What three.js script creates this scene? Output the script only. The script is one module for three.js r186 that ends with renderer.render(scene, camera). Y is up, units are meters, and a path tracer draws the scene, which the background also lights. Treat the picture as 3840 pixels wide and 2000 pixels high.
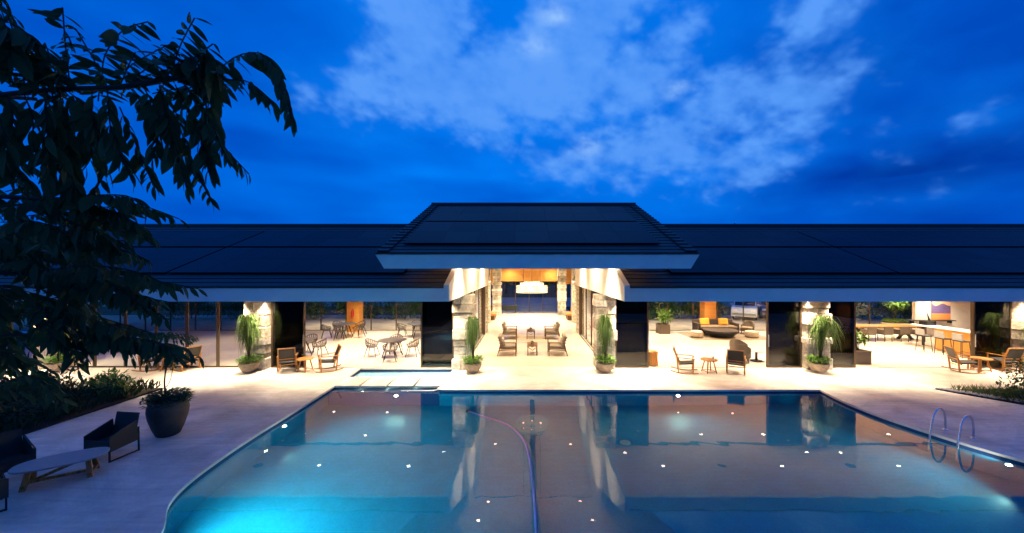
import * as THREE from 'three';
import { mergeGeometries } from 'three/addons/utils/BufferGeometryUtils.js';
import { RoundedBoxGeometry } from 'three/addons/geometries/RoundedBoxGeometry.js';

// ---------------------------------------------------------------- camera, sky, exposure
const scene = new THREE.Scene();
const camera = new THREE.PerspectiveCamera(71.08, 1.92, 0.1, 900);
camera.position.set(0, 4, 0);
camera.lookAt(0, 4, -10);
camera.setViewOffset(3840, 2000, -57, -8, 3840, 2000);
const renderer = new THREE.WebGLRenderer({ antialias: true });
renderer.toneMapping = THREE.LinearToneMapping;
renderer.toneMappingExposure = 1;
renderer.shadowMap.enabled = true;

const { sin, cos, PI, sqrt, abs, min, max, floor, exp, atan2, hypot } = Math;
const V = (x, y, z) => new THREE.Vector3(x, y, z);
function rng(seed) { let a = seed >>> 0; return () => { a = (a + 0x6d2b79f5) >>> 0; let t = Math.imul(a ^ (a >>> 15), 1 | a); t = (t + Math.imul(t ^ (t >>> 7), 61 | t)) ^ t; return ((t ^ (t >>> 14)) >>> 0) / 4294967296; }; }
const sstep = (a, b, x) => { const t = min(1, max(0, (x - a) / (b - a))); return t * t * (3 - 2 * t); };
const lerp = (a, b, t) => a + (b - a) * t;
function hash3(x, y, z) { let h = Math.imul(x, 374761393) ^ Math.imul(y, 668265263) ^ Math.imul(z, 2147483647 ^ 0x5bd1e995); h = Math.imul(h ^ (h >>> 13), 1274126177); return ((h ^ (h >>> 16)) >>> 0) / 4294967296; }
function noise3(x, y, z) {
  const i = floor(x), j = floor(y), k = floor(z), a = x - i, b = y - j, c = z - k, u = a * a * (3 - 2 * a), v = b * b * (3 - 2 * b), w = c * c * (3 - 2 * c);
  const L = (p, q, t) => p + (q - p) * t;
  return L(L(L(hash3(i, j, k), hash3(i + 1, j, k), u), L(hash3(i, j + 1, k), hash3(i + 1, j + 1, k), u), v), L(L(hash3(i, j, k + 1), hash3(i + 1, j, k + 1), u), L(hash3(i, j + 1, k + 1), hash3(i + 1, j + 1, k + 1), u), v), w);
}
function fbm3(x, y, z, n) { let s = 0, a = 0.5; for (let o = 0; o < n; o++) { s += a * noise3(x, y, z); a *= 0.5; x = x * 2.03 + 11.3; y = y * 2.03 + 5.1; z = z * 2.03 + 7.7; } return s; }

// Dusk sky after sunset: deep blue air with lilac clouds drawn out across it.
const CLOUDS = [[[-23.4,36.2],[-7.3,38.4],[-9.5,29.4],[-6.2,30.9],[-1.0,31.2],[2.3,35.7],[3.4,38.5],[15.6,37.5],[17.3,33.3],[14.2,31.4],[13.2,29.6],[19.7,30.2],[24.4,30.2],[22.6,27.3],[23.6,23.8],[18.3,23.2],[14.9,21.9],[10.0,22.7],[5.6,21.4],[2.3,20.8],[-2.5,22.6],[-2.9,18.3],[-9.1,20.1],[-14.1,22.1],[-16.8,21.4],[-20.2,23.4],[-26.1,22.2],[-24.6,25.6],[-21.5,29.3]],[[37.4,31.5],[42.4,29.7],[38.8,26.6],[35.3,24.4],[38.6,23.4],[41.7,21.7],[39.9,19.5],[37.7,16.8],[34.3,15.6],[35.7,19.3],[28.6,19.8],[26.1,18.4],[25.7,16.8],[30.8,15.4],[34.0,13.6],[31.1,12.0],[24.1,13.6],[15.6,14.3],[10.0,15.1],[5.3,13.6],[1.2,15.8],[6.4,18.1],[12.8,18.7],[18.3,19.9],[22.3,22.2],[26.6,24.6],[31.6,24.6],[34.3,25.6],[35.7,27.5]],[[42.6,14.7],[46.6,13.1],[46.2,12.2],[44.0,12.1]],[[49.5,14.2],[51.1,14.6],[51.4,13.7],[49.9,13.2]],[[41.6,7.9],[48.3,8.6],[48.3,8.1],[42.0,7.5]],[[-32.1,21.9],[-28.8,21.2],[-29.9,19.5],[-32.1,19.7]],[[-4.0,18.0],[-1.0,17.7],[-1.4,16.0],[-3.6,16.3]]];
const CROWNS = [[22.3,24.1],[9.4,18.1],[1.6,30.8],[4.2,34.2]]; // brightest billows
function edge(P, x, y) { // signed distance to an outline, inside positive
  let d = 1e9, s = -1; for (let i = 0, j = P.length - 1; i < P.length; j = i++) { const [ax, ay] = P[i], [bx, by] = P[j], ex = bx - ax, ey = by - ay, wx = x - ax, wy = y - ay, t = max(0, min(1, (wx * ex + wy * ey) / (ex * ex + ey * ey))), qx = wx - ex * t, qy = wy - ey * t; d = min(d, qx * qx + qy * qy); if ((ay > y) !== (by > y) && x < (bx - ax) * (y - ay) / (by - ay) + ax) s = -s; }
  return s * sqrt(d);
}
function skyColor(x, y, z) {
  const az = atan2(x, -z) * 57.2958, el = Math.asin(max(-1, min(1, y))) * 57.2958, front = abs(az) < 64 && el < 48;
  const f = fbm3(x * 7, y * 11 + x, z * 7, 5) - 0.47, f2 = fbm3(x * 30 + 4, y * 46 + 6 * x, z * 30, 4) - 0.46;
  let s = -9;
  if (front) { const wx = (fbm3(x * 16 + 3, y * 22, z * 16, 3) - 0.44) * 5, wy = (fbm3(x * 16 + 40, y * 22 + 9, z * 16, 3) - 0.44) * 4; for (let i = 0; i < CLOUDS.length; i++) { const e = edge(CLOUDS[i], az + wx, el + wy); s = max(s, i > 1 ? min(e, 0.2) - 2.0 : e); } }
  // the rest of the sky carries the same kind of cloud
  const wide = front ? min(sstep(54, 64, abs(az)) + sstep(38, 48, el), 1) : 1;
  if (wide > 0) s = max(s, lerp(-9, (fbm3(x * 2.2 + 20, y * 3, z * 2.2, 4) - 0.58) * 26 + min(0, el - 12) * 0.3, wide));
  const c = sstep(-2.5, 2.7, s + 0.5 + f * 4.6 + f2 * 6.2);
  const veil = sstep(-8, 2.5, s + f * 9) * 0.34;
  let b = 0; if (front) for (const [a, e] of CROWNS) b += exp(-(((az - a) / 2.2) ** 2 + ((el - e) / 1.3) ** 2));
  const band = fbm3(x * 3 + 8, y * 16, z * 3, 3) - 0.44;
  const light = 0.9 + 0.2 * exp(-(((az - 2) / 24) ** 2)) - 0.27 * sstep(20, 50, az) - 0.08 * sstep(20, 50, -az) + band * 0.8 * sstep(36, 5, el) + f * 0.25 - 0.08 * sstep(12, 3, el);
  const base = [0.0, 0.15 * light ** 1.8, 0.78 * light], cl = [0.1, 0.335, 0.95];
  const k = min(1, c * (0.86 + f * 0.9 + f2 * 0.7));
  const out = base.map((q, i) => lerp(lerp(q, [0.004, 0.24, 0.9][i], veil), cl[i], k) + c * b * max(0, 0.7 + f2 * 2.5) * [0.14, 0.15, 0.04][i]);
  if (el < 0) { const g = sstep(0, -6, el); return out.map((q, i) => lerp(q, [0.004, 0.02, 0.08][i], g)); }
  return out;
}
{
  const W = 3072, H = 1536, data = new Float32Array(W * H * 4);
  for (let r = 0; r < H; r++) {
    const up = ((r + 0.5) / H - 0.5) * PI, y = sin(up), k = cos(up);
    const step = up < -0.12 ? 64 : up > 0.8 ? 4 : 1;
    let c3 = null;
    for (let c = 0; c < W; c++) {
      if (c % step === 0) { const ph = ((c + 0.5) / W - 0.5) * 2 * PI; c3 = skyColor(cos(ph) * k, y, sin(ph) * k); }
      const o = (r * W + c) * 4; data[o] = c3[0]; data[o + 1] = c3[1]; data[o + 2] = c3[2]; data[o + 3] = 1;
    }
  }
  const sky = new THREE.DataTexture(data, W, H, THREE.RGBAFormat, THREE.FloatType);
  sky.mapping = THREE.EquirectangularReflectionMapping; sky.magFilter = THREE.LinearFilter; sky.needsUpdate = true;
  scene.background = sky; scene.environment = sky;
}

// ---------------------------------------------------------------- helpers
const used = new Map();
function numbered(name) { const n = used.get(name) ?? 0; used.set(name, n + 1); return n ? name + '_' + String(n).padStart(3, '0') : name; }
function tag(o, label, category, group, kind) { if (label) o.userData.label = label; if (category) o.userData.category = category; if (group) o.userData.group = group; if (kind) o.userData.kind = kind; return o; }
function thing(name, label, category, [x, y, z] = [0, 0, 0], turn = 0, group) {
  const o = new THREE.Group(); o.name = numbered(name); scene.add(o); o.position.set(x, y, z); o.rotation.y = turn; return tag(o, label, category, group);
}
function mesh(name, geo, mat, parent) {
  const g = Array.isArray(geo) ? merge(geo) : geo;
  const m = new THREE.Mesh(g, mat); m.name = parent ? name : numbered(name); m.castShadow = m.receiveShadow = true; (parent ?? scene).add(m); return m;
}
function sub(name, parent) { const g = new THREE.Group(); g.name = name; parent.add(g); return g; }
function copy(o, [x, y, z], turn, label) {
  const c = o.clone(); c.name = numbered(o.name.replace(/_\d{3}$/, '')); scene.add(c); c.position.set(x, y, z); c.rotation.set(0, turn, 0); c.userData = { ...o.userData }; if (label) c.userData.label = label; return c;
}
function merge(list) { const l = list.map((g) => { const n = g.index ? g.toNonIndexed() : g; for (const k of Object.keys(n.attributes)) if (!['position', 'normal', 'uv'].includes(k)) n.deleteAttribute(k); return n; }); return l.length === 1 ? l[0] : mergeGeometries(l); }
function boxUV(g, k = 1) { // uv in metres from the surface itself
  const n = g.index ? g.toNonIndexed() : g, p = n.attributes.position, q = n.attributes.normal, uv = new Float32Array(p.count * 2);
  for (let i = 0; i < p.count; i++) {
    const ax = abs(q.getX(i)), ay = abs(q.getY(i)), az = abs(q.getZ(i)), x = p.getX(i), y = p.getY(i), z = p.getZ(i);
    const [u, v] = ay >= ax && ay >= az ? [x, -z] : ax >= az ? [z, y] : [x, y]; uv[2 * i] = u * k; uv[2 * i + 1] = v * k;
  }
  n.setAttribute('uv', new THREE.BufferAttribute(uv, 2)); return n;
}
function box(w, h, d, x = 0, y = 0, z = 0, rx = 0, ry = 0, rz = 0, bevel = 0) { // centred on x, z, standing on y
  let g = bevel ? new RoundedBoxGeometry(w, h, d, 2, bevel) : new THREE.BoxGeometry(w, h, d);
  g = boxUV(g); if (rx) g.rotateX(rx); if (ry) g.rotateY(ry); if (rz) g.rotateZ(rz); return g.translate(x, y + h / 2, z);
}
const slab = (x0, x1, y0, y1, z0, z1) => { const g = new THREE.BoxGeometry(x1 - x0, y1 - y0, abs(z1 - z0)); g.translate((x0 + x1) / 2, (y0 + y1) / 2, (z0 + z1) / 2); return boxUV(g); };
function rod(a, b, r0, r1 = r0, seg = 8) {
  const d = new THREE.Vector3().subVectors(b, a), g = new THREE.CylinderGeometry(r1, r0, d.length(), seg);
  g.applyQuaternion(new THREE.Quaternion().setFromUnitVectors(V(0, 1, 0), d.clone().normalize())); return g.translate((a.x + b.x) / 2, (a.y + b.y) / 2, (a.z + b.z) / 2);
}
function beam(a, b, w, h) { // square bar
  const d = new THREE.Vector3().subVectors(b, a), g = new THREE.BoxGeometry(w, d.length(), h);
  g.applyQuaternion(new THREE.Quaternion().setFromUnitVectors(V(0, 1, 0), d.clone().normalize())); g.translate((a.x + b.x) / 2, (a.y + b.y) / 2, (a.z + b.z) / 2); return boxUV(g);
}
const tube = (pts, r, n = 24, seg = 8) => new THREE.TubeGeometry(new THREE.CatmullRomCurve3(pts), n, r, seg, false);
const lathe = (pts, seg = 32) => new THREE.LatheGeometry(pts.map(([r, y]) => new THREE.Vector2(r, y)), seg);
const cyl = (r0, r1, h, x = 0, y = 0, z = 0, seg = 24) => new THREE.CylinderGeometry(r1, r0, h, seg).translate(x, y + h / 2, z);
const ball = (r, x, y, z, sx = 1, sy = 1, sz = 1, n = 16) => new THREE.SphereGeometry(r, n, max(6, n * 0.6 | 0)).scale(sx, sy, sz).translate(x, y, z);
function prism(pts, y0, y1) { // outline in (x, depth), depth running away from the camera
  const s = new THREE.Shape(pts.map(([a, b]) => new THREE.Vector2(a, b))); return flat(s, y0, y1);
}
function flat(shape, y0, y1) { const g = new THREE.ExtrudeGeometry(shape, { depth: y1 - y0, bevelEnabled: false, curveSegments: 8 }); g.rotateX(-PI / 2).translate(0, y0, 0); return boxUV(g); }
function side(pts, x0, x1) { // outline in (depth, y) pushed along x
  const s = new THREE.Shape(pts.map(([d, y]) => new THREE.Vector2(d, y))); const g = new THREE.ExtrudeGeometry(s, { depth: x1 - x0, bevelEnabled: false }); g.rotateY(PI / 2).translate(x0, 0, 0); return boxUV(g);
}

// ---------------------------------------------------------------- textures and materials
function tex(w, h, fn, { srgb = false, rx = 1, ry = 1 } = {}) {
  const d = new Uint8Array(w * h * 4);
  for (let y = 0; y < h; y++) for (let x = 0; x < w; x++) { const c = fn(x / w, y / h, x, y), o = (y * w + x) * 4; for (let k = 0; k < 3; k++) d[o + k] = max(0, min(255, (typeof c === 'number' ? c : c[k]) * 255)); d[o + 3] = 255; }
  const t = new THREE.DataTexture(d, w, h); t.wrapS = t.wrapT = THREE.RepeatWrapping; t.magFilter = THREE.LinearFilter; t.repeat.set(rx, ry); if (srgb) t.colorSpace = THREE.SRGBColorSpace; t.needsUpdate = true; return t;
}
const TAU = 2 * PI;
const tn = (u, v, f, s, n = 4, fv = f) => { const a = u * TAU, b = v * TAU; return fbm3(cos(a) * f / TAU + s, sin(a) * f / TAU + cos(b) * fv / TAU * 1.3 + s * 2, sin(b) * fv / TAU + s, n) / 0.94; }; // tiles without a seam
const lin = (r, g, b) => new THREE.Color().setRGB(r, g, b);
const std = (o) => new THREE.MeshStandardMaterial(o);
const phys = (o) => new THREE.MeshPhysicalMaterial(o);

const deckMap = tex(512, 512, (u, v) => { const a = tn(u, v, 8, 1), b = tn(u, v, 5, 9, 4, 60), c = tn(u, v, 90, 4, 2); const k = 0.78 + (a - 0.5) * 0.3 + (b - 0.5) * 0.15 + (c - 0.5) * 0.1; return [k, k * 0.955, k * 0.89]; }, { srgb: true, rx: 0.25, ry: 0.25 });
const deckBump = tex(256, 256, (u, v) => 0.5 + (tn(u, v, 40, 3, 3) - 0.5) * 0.7 + (tn(u, v, 4, 5, 2, 40) - 0.5) * 0.5, { rx: 0.5, ry: 0.5 });
const marbleMap = tex(512, 512, (u, v) => { const a = tn(u, v, 6, 2, 5), w = abs(tn(u + a * 0.15, v + a * 0.1, 5, 12, 4) - 0.5); const k = 0.8 - exp(-w * 40) * 0.025 + (a - 0.5) * 0.05; return [k, k * 0.95, k * 0.87]; }, { srgb: true, rx: 0.12, ry: 0.12 });
const marbleRough = tex(256, 256, (u, v) => 0.16 + tn(u, v, 6, 6, 3) * 0.1, { rx: 0.12, ry: 0.12 });
const stoneMap = tex(256, 256, (u, v) => { const a = tn(u, v, 7, 3, 5), c = tn(u, v, 40, 8, 3); const k = 0.58 + (a - 0.5) * 0.38 + (c - 0.5) * 0.22; return [k * 1.0, k * 0.955, k * 0.88]; }, { srgb: true, rx: 1.1, ry: 1.1 });
const stoneBump = tex(256, 256, (u, v) => tn(u, v, 14, 3, 5), { rx: 1.1, ry: 1.1 });
const woodMap = tex(256, 512, (u, v) => { const g = tn(u, v, 26, 5, 4, 3), r = tn(u, v, 120, 7, 2, 6); const k = 0.62 + (g - 0.5) * 0.5 + (r - 0.5) * 0.25; return [k * 1.05, k * 0.75, k * 0.36]; }, { srgb: true, rx: 2, ry: 0.7 });
const panelMap = tex(256, 256, (u, v) => { const g = tn(u, v, 3, 15, 4, 20); const k = 0.72 + (g - 0.5) * 0.16; return [k * 1.06, k * 0.74, k * 0.34]; }, { srgb: true, rx: 0.4, ry: 0.8 });
const soffitMap = tex(256, 512, (u, v) => { const g = tn(u, v, 3, 5, 4, 26), r = tn(u, v, 6, 7, 2, 120); const k = 0.9 + (g - 0.5) * 0.16 + (r - 0.5) * 0.08; return [k * 1.04, k * 0.87, k * 0.68]; }, { srgb: true, rx: 0.7, ry: 2 });
const plasterMap = tex(256, 256, (u, v) => { const k = 0.88 + (tn(u, v, 9, 6, 4) - 0.5) * 0.06; return [k, k * 0.985, k * 0.95]; }, { srgb: true, rx: 0.5, ry: 0.5 });
const mosaicMap = tex(1024, 1024, (u, v, x, y) => { // 3 cm glass mosaic, 64 tiles to 2 m
  const i = x >> 4, j = y >> 4, a = x & 15, b = y & 15; if (a === 0 || b === 0) return [0.1, 0.44, 0.56];
  const h = hash3(i, j, 3), t = tn(u, v, 5, 3, 3); const k = 0.95 + h * 0.1 + (t - 0.5) * 0.16; return [0.08 * k, 0.42 * k, 0.54 * k]; }, { srgb: true, rx: 0.5, ry: 0.5 });
const roofMap = tex(256, 256, (u, v) => { const k = 0.17 + (tn(u, v, 30, 4, 3) - 0.5) * 0.08 + (tn(u, v, 4, 7, 3) - 0.5) * 0.1; return [k, k * 1.0, k * 1.05]; }, { srgb: true, rx: 0.5, ry: 0.5 });
const fabricBump = tex(128, 128, (u, v) => 0.5 + 0.25 * sin(u * TAU * 32) + 0.25 * sin(v * TAU * 32), { rx: 4, ry: 4 });
const lawnMap = tex(256, 256, (u, v) => { const k = 0.5 + (tn(u, v, 10, 2, 4) - 0.5) * 0.7 + (tn(u, v, 80, 6, 2) - 0.5) * 0.5; return [0.3 * k, 0.42 * k, 0.14 * k]; }, { srgb: true, rx: 0.2, ry: 0.2 });
const roadMap = tex(256, 256, (u, v) => { const k = 0.5 + (tn(u, v, 60, 2, 3) - 0.5) * 0.25 + (tn(u, v, 5, 6, 3) - 0.5) * 0.15; return [k, k, k * 0.98]; }, { srgb: true, rx: 0.25, ry: 0.25 });

const rippleBump = tex(512, 512, (u, v) => 0.5 + (tn(u, v, 14, 21, 2) - 0.5) * 0.8 + (tn(u, v, 5, 31, 2) - 0.5) * 0.6, { rx: 0.14, ry: 0.14 });
const M = {
  deck: std({ map: deckMap, bumpMap: deckBump, bumpScale: 0.004, roughness: 0.62 }),
  coping: std({ map: deckMap, color: lin(1.02, 1.02, 1.02), bumpMap: deckBump, bumpScale: 0.002, roughness: 0.5 }),
  marble: std({ map: marbleMap, roughness: 1, roughnessMap: marbleRough }),
  stone: [std({ map: stoneMap, bumpMap: stoneBump, bumpScale: 0.02, roughness: 0.9, color: lin(2.1, 2.1, 2.1) }), std({ map: stoneMap, bumpMap: stoneBump, bumpScale: 0.025, roughness: 0.9, color: lin(1.05, 1.0, 0.92) }), std({ map: stoneMap, bumpMap: stoneBump, bumpScale: 0.02, roughness: 0.9, color: lin(1.6, 1.55, 1.42) })],
  mortar: std({ color: lin(0.14, 0.13, 0.11), roughness: 1 }),
  wood: std({ map: woodMap, roughness: 0.45 }),
  teak: std({ map: woodMap, color: lin(1.05, 0.92, 0.8), roughness: 0.4 }),
  darkWood: std({ map: woodMap, color: lin(0.3, 0.26, 0.24), roughness: 0.5 }),
  panelWood: std({ map: panelMap, roughness: 0.4 }),
  soffit: std({ map: soffitMap, roughness: 0.5 }),
  plaster: std({ map: plasterMap, roughness: 0.85 }),
  fascia: std({ map: plasterMap, roughness: 0.6 }),
  bronze: std({ color: lin(0.075, 0.05, 0.03), roughness: 0.4, metalness: 0.3 }),
  glass: phys({ color: lin(0.92, 0.94, 0.92), transmission: 1, roughness: 0.0, ior: 1.5 }),
  tint: phys({ color: lin(0.22, 0.22, 0.2), transmission: 1, roughness: 0.0, ior: 1.5 }),
  roof: std({ map: roofMap, roughness: 0.6 }),
  panel: phys({ color: lin(0.006, 0.008, 0.018), roughness: 0.5, specularIntensity: 0.35 }),
  panelB: phys({ color: lin(0.007, 0.0085, 0.0185), roughness: 0.49, specularIntensity: 0.36 }),
  panelC: phys({ color: lin(0.006, 0.008, 0.017), roughness: 0.51, specularIntensity: 0.34 }),
  panelRim: std({ color: lin(0.02, 0.02, 0.024), roughness: 0.4, metalness: 0.5 }),
  mosaic: std({ map: mosaicMap, roughness: 0.25 }),
  navy: std({ color: lin(0.02, 0.045, 0.13), roughness: 0.22 }),
  water: phys({ color: lin(1, 1, 1), transmission: 1, thickness: 1.2, ior: 1.4, roughness: 0.01, bumpMap: rippleBump, bumpScale: 0.003, attenuationColor: lin(0.4, 0.86, 0.96), attenuationDistance: 2.6 }),
  ceiling: std({ map: soffitMap, color: lin(1.05, 1.0, 0.92), roughness: 0.5 }),
  shelf: std({ color: lin(0.45, 0.62, 0.7), bumpMap: stoneBump, bumpScale: 0.003, roughness: 0.4 }),
  shallow: phys({ color: lin(0.72, 0.93, 1), transmission: 1, ior: 1.33, roughness: 0.01 }),
  steel: std({ color: lin(0.62, 0.63, 0.65), metalness: 1, roughness: 0.25 }),
  blackMetal: std({ color: lin(0.02, 0.019, 0.018), roughness: 0.5, metalness: 0.4 }),
  leather: std({ color: lin(0.009, 0.008, 0.009), roughness: 0.55, bumpMap: fabricBump, bumpScale: 0.001 }),
  weave: std({ color: lin(0.02, 0.017, 0.015), roughness: 0.7, bumpMap: fabricBump, bumpScale: 0.003 }),
  wicker: std({ color: lin(0.1, 0.075, 0.055), roughness: 0.7, bumpMap: fabricBump, bumpScale: 0.003 }),
  wickerDark: std({ color: lin(0.05, 0.036, 0.03), roughness: 0.7, bumpMap: fabricBump, bumpScale: 0.003 }),
  taupe: std({ color: lin(0.2, 0.16, 0.115), roughness: 0.9, bumpMap: fabricBump, bumpScale: 0.001 }),
  linen: std({ color: lin(0.45, 0.38, 0.29), roughness: 0.9, bumpMap: fabricBump, bumpScale: 0.001 }),
  ochre: std({ color: lin(0.62, 0.29, 0.035), roughness: 0.85, bumpMap: fabricBump, bumpScale: 0.001 }),
  rust: std({ color: lin(0.5, 0.16, 0.03), roughness: 0.7 }),
  pot: std({ map: stoneMap, color: lin(1.05, 0.92, 0.76), roughness: 0.85, bumpMap: stoneBump, bumpScale: 0.008 }),
  urn: std({ map: stoneMap, color: lin(0.1, 0.1, 0.115), roughness: 0.6, bumpMap: stoneBump, bumpScale: 0.006 }),
  soil: std({ color: lin(0.03, 0.022, 0.015), roughness: 1 }),
  lawn: std({ map: lawnMap, roughness: 1 }),
  road: std({ map: roadMap, color: lin(1.15, 1.1, 1.05), roughness: 0.85 }),
  paving: std({ map: deckMap, color: lin(0.5, 0.47, 0.42), roughness: 0.8 }),
  bark: std({ color: lin(0.045, 0.035, 0.026), roughness: 0.95, bumpMap: stoneBump, bumpScale: 0.02 }),
  curtain: std({ color: lin(0.05, 0.033, 0.02), roughness: 0.95 }),
  carWhite: phys({ color: lin(0.6, 0.62, 0.64), roughness: 0.35, clearcoat: 1, clearcoatRoughness: 0.05 }),
  carGlass: phys({ color: lin(0.015, 0.017, 0.02), roughness: 0.06 }),
  rubber: std({ color: lin(0.015, 0.015, 0.015), roughness: 0.85 }),
  white: std({ color: lin(0.75, 0.75, 0.73), roughness: 0.4 }),
  grey: std({ color: lin(0.25, 0.25, 0.25), roughness: 0.6 }),
  slate: std({ color: lin(0.016, 0.015, 0.019), roughness: 0.5 }),
  violet: std({ color: lin(0.26, 0.13, 0.42), roughness: 0.4 }),
  red: std({ color: lin(0.45, 0.02, 0.015), roughness: 0.35 }),
  lampGlow: std({ color: lin(0.9, 0.9, 0.9), emissive: lin(1, 0.84, 0.62), emissiveIntensity: 42 }),
  poolGlow: std({ color: lin(0.9, 0.9, 0.9), emissive: lin(1, 0.93, 0.8), emissiveIntensity: 6 }),
  bulbGlow: std({ color: lin(0.9, 0.9, 0.9), emissive: lin(1, 0.82, 0.56), emissiveIntensity: 5 }),
  shell: phys({ color: lin(0.85, 0.76, 0.58), roughness: 0.9, transmission: 0.45 }),
};
const leafMat = (r, g, b, t = 0.35) => phys({ color: lin(r, g, b), vertexColors: true, roughness: 0.85, transmission: t, specularIntensity: 0.4 });
const F = { dark: leafMat(0.03, 0.055, 0.022), mid: leafMat(0.07, 0.15, 0.035), bright: leafMat(0.12, 0.23, 0.04), palm: leafMat(0.1, 0.165, 0.045), tree: leafMat(0.04, 0.08, 0.02) };
const flatLeaf = phys({ color: lin(0.04, 0.075, 0.024), roughness: 0.8, transmission: 0.25, specularIntensity: 0.4 });
const flatLeaf2 = phys({ color: lin(0.055, 0.09, 0.026), roughness: 0.8, transmission: 0.25, specularIntensity: 0.4 });

// leaves: folded blades of four faces, collected into one geometry
class Leaves {
  constructor(seed) { this.p = []; this.c = []; this.r = rng(seed); }
  add(pos, dir, up, len, wid, tone) {
    const d = dir.clone().normalize(), s = new THREE.Vector3().crossVectors(d, up); if (s.lengthSq() < 1e-6) s.set(1, 0, 0); s.normalize(); const n = new THREE.Vector3().crossVectors(s, d);
    const at = (t, k, b) => [pos.x + d.x * len * t + s.x * wid * k + n.x * b * len, pos.y + d.y * len * t + s.y * wid * k + n.y * b * len - t * t * len * 0.12, pos.z + d.z * len * t + s.z * wid * k + n.z * b * len];
    const a = at(0, 0, 0), l1 = at(0.35, -0.5, 0.05), r1 = at(0.35, 0.5, 0.05), m = at(0.5, 0, 0), tip = at(1, 0, 0), k = tone ?? 0.6 + this.r() * 0.8;
    for (const t of [[a, l1, m], [a, m, r1], [l1, tip, m], [m, tip, r1]]) for (const q of t) { this.p.push(...q); this.c.push(k, k, k * 0.9); }
  }
  ribbon(pts, w, tone) {
    const k = tone ?? 0.6 + this.r() * 0.8;
    for (let i = 0; i + 1 < pts.length; i++) {
      const a = pts[i], b = pts[i + 1], d = b.clone().sub(a), s = new THREE.Vector3(-d.z, 0, d.x); if (s.lengthSq() < 1e-9) s.set(1, 0, 0); s.normalize();
      const w0 = w * (1 - (i / pts.length) ** 2) / 2, w1 = w * (1 - ((i + 1) / pts.length) ** 2) / 2 * (i + 2 === pts.length ? 0.2 : 1);
      const A = a.clone().addScaledVector(s, w0), B = a.clone().addScaledVector(s, -w0), C = b.clone().addScaledVector(s, w1), D = b.clone().addScaledVector(s, -w1);
      for (const q of [A, B, C, B, D, C]) { this.p.push(q.x, q.y, q.z); this.c.push(k, k, k * 0.9); }
    }
  }
  build(name, mat, parent) {
    const g = new THREE.BufferGeometry(); g.setAttribute('position', new THREE.Float32BufferAttribute(this.p, 3)); g.setAttribute('color', new THREE.Float32BufferAttribute(this.c, 3)); g.computeVertexNormals();
    return mesh(name, g, mat, parent);
  }
}
const onBall = (r) => { const z = r() * 2 - 1, a = r() * TAU, k = sqrt(1 - z * z); return V(k * cos(a), z, k * sin(a)); };
function bush(L, r, [cx, cy, cz], [rx, ry, rz], n, len, wid) { // leaves through the volume of a lump
  for (let i = 0; i < n; i++) { const d = onBall(r), k = Math.cbrt(r()) * (0.75 + 0.5 * noise3(d.x * 2.5 + cx, d.y * 2.5 + cy, d.z * 2.5 + cz)); const p = V(cx + d.x * rx * k, cy + d.y * ry * k, cz + d.z * rz * k);
    if (p.y < 0.02) p.y = 0.02 + r() * 0.05; L.add(p, d.clone().add(onBall(r).multiplyScalar(0.8)), V(0, 1, 0.1), len * (0.7 + r() * 0.6), wid * (0.7 + r() * 0.6)); }
}

// ---------------------------------------------------------------- lamps
const WARM = lin(1, 0.82, 0.58);
function spot(name, parent, [x, y, z], [tx, ty, tz], intensity, angle, penumbra = 1, color = WARM, size = 3) {
  const l = new THREE.SpotLight(color, intensity, 0, angle, penumbra, 2); l.name = name; l.position.set(x, y, z); l.target.position.set(tx, ty, tz); l.castShadow = true; l.shadow.radius = size;
  parent.add(l); parent.add(l.target); return l;
}
const lampTrim = lathe([[0.058, 0.0], [0.085, -0.006], [0.092, 0.0], [0.092, 0.01]], 20), lampDisc = new THREE.CylinderGeometry(0.056, 0.056, 0.004, 16).translate(0, 0.001, 0);
function downlight(kind, label, group, [x, y, z], intensity, angle = 1.05, lean = [0, 0]) {
  const t = thing(kind, label, 'downlight', [x, y, z], 0, group);
  mesh('trim', lampTrim, M.white, t); mesh('lamp_face', lampDisc, M.lampGlow, t);
  spot('downlight_beam', t, [0, -0.02, 0], [lean[0], -2, lean[1]], intensity * 2.15, angle);
  return t;
}

// ---------------------------------------------------------------- pool outline (x, depth)
function smooth(pts, n) { const c = new THREE.CatmullRomCurve3(pts.map(([x, d]) => V(x, 0, d))); return c.getPoints(n).map((p) => [p.x, p.z]); }
const leftCurve = smooth([[-2.2, 2.2], [-4.1, 3.0], [-5.0, 4.4], [-5.57, 5.65], [-6.11, 6.33], [-6.36, 6.97], [-6.5, 8.0], [-6.55, 9.0], [-6.55, 10.2]], 40);
const rightCurve = smooth([[9.7, 12.33], [9.55, 11.2], [9.62, 10.1], [9.83, 9.2], [10.05, 8.5], [10.38, 7.8], [11.0, 7.0], [11.7, 6.1], [12.1, 5.0], [11.9, 3.6], [11.0, 2.2]], 44);
const POOL = [...leftCurve, [-6.58, 12.33], [-6.72, 15.0], [-2.92, 15.0], [-2.9, 12.33], ...rightCurve].reverse(); // counter-clockwise in (x, depth)
const area2 = (p) => p.reduce((s, [x, y], i) => { const [a, b] = p[(i + 1) % p.length]; return s + x * b - a * y; }, 0);
if (area2(POOL) < 0) POOL.reverse();
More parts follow.
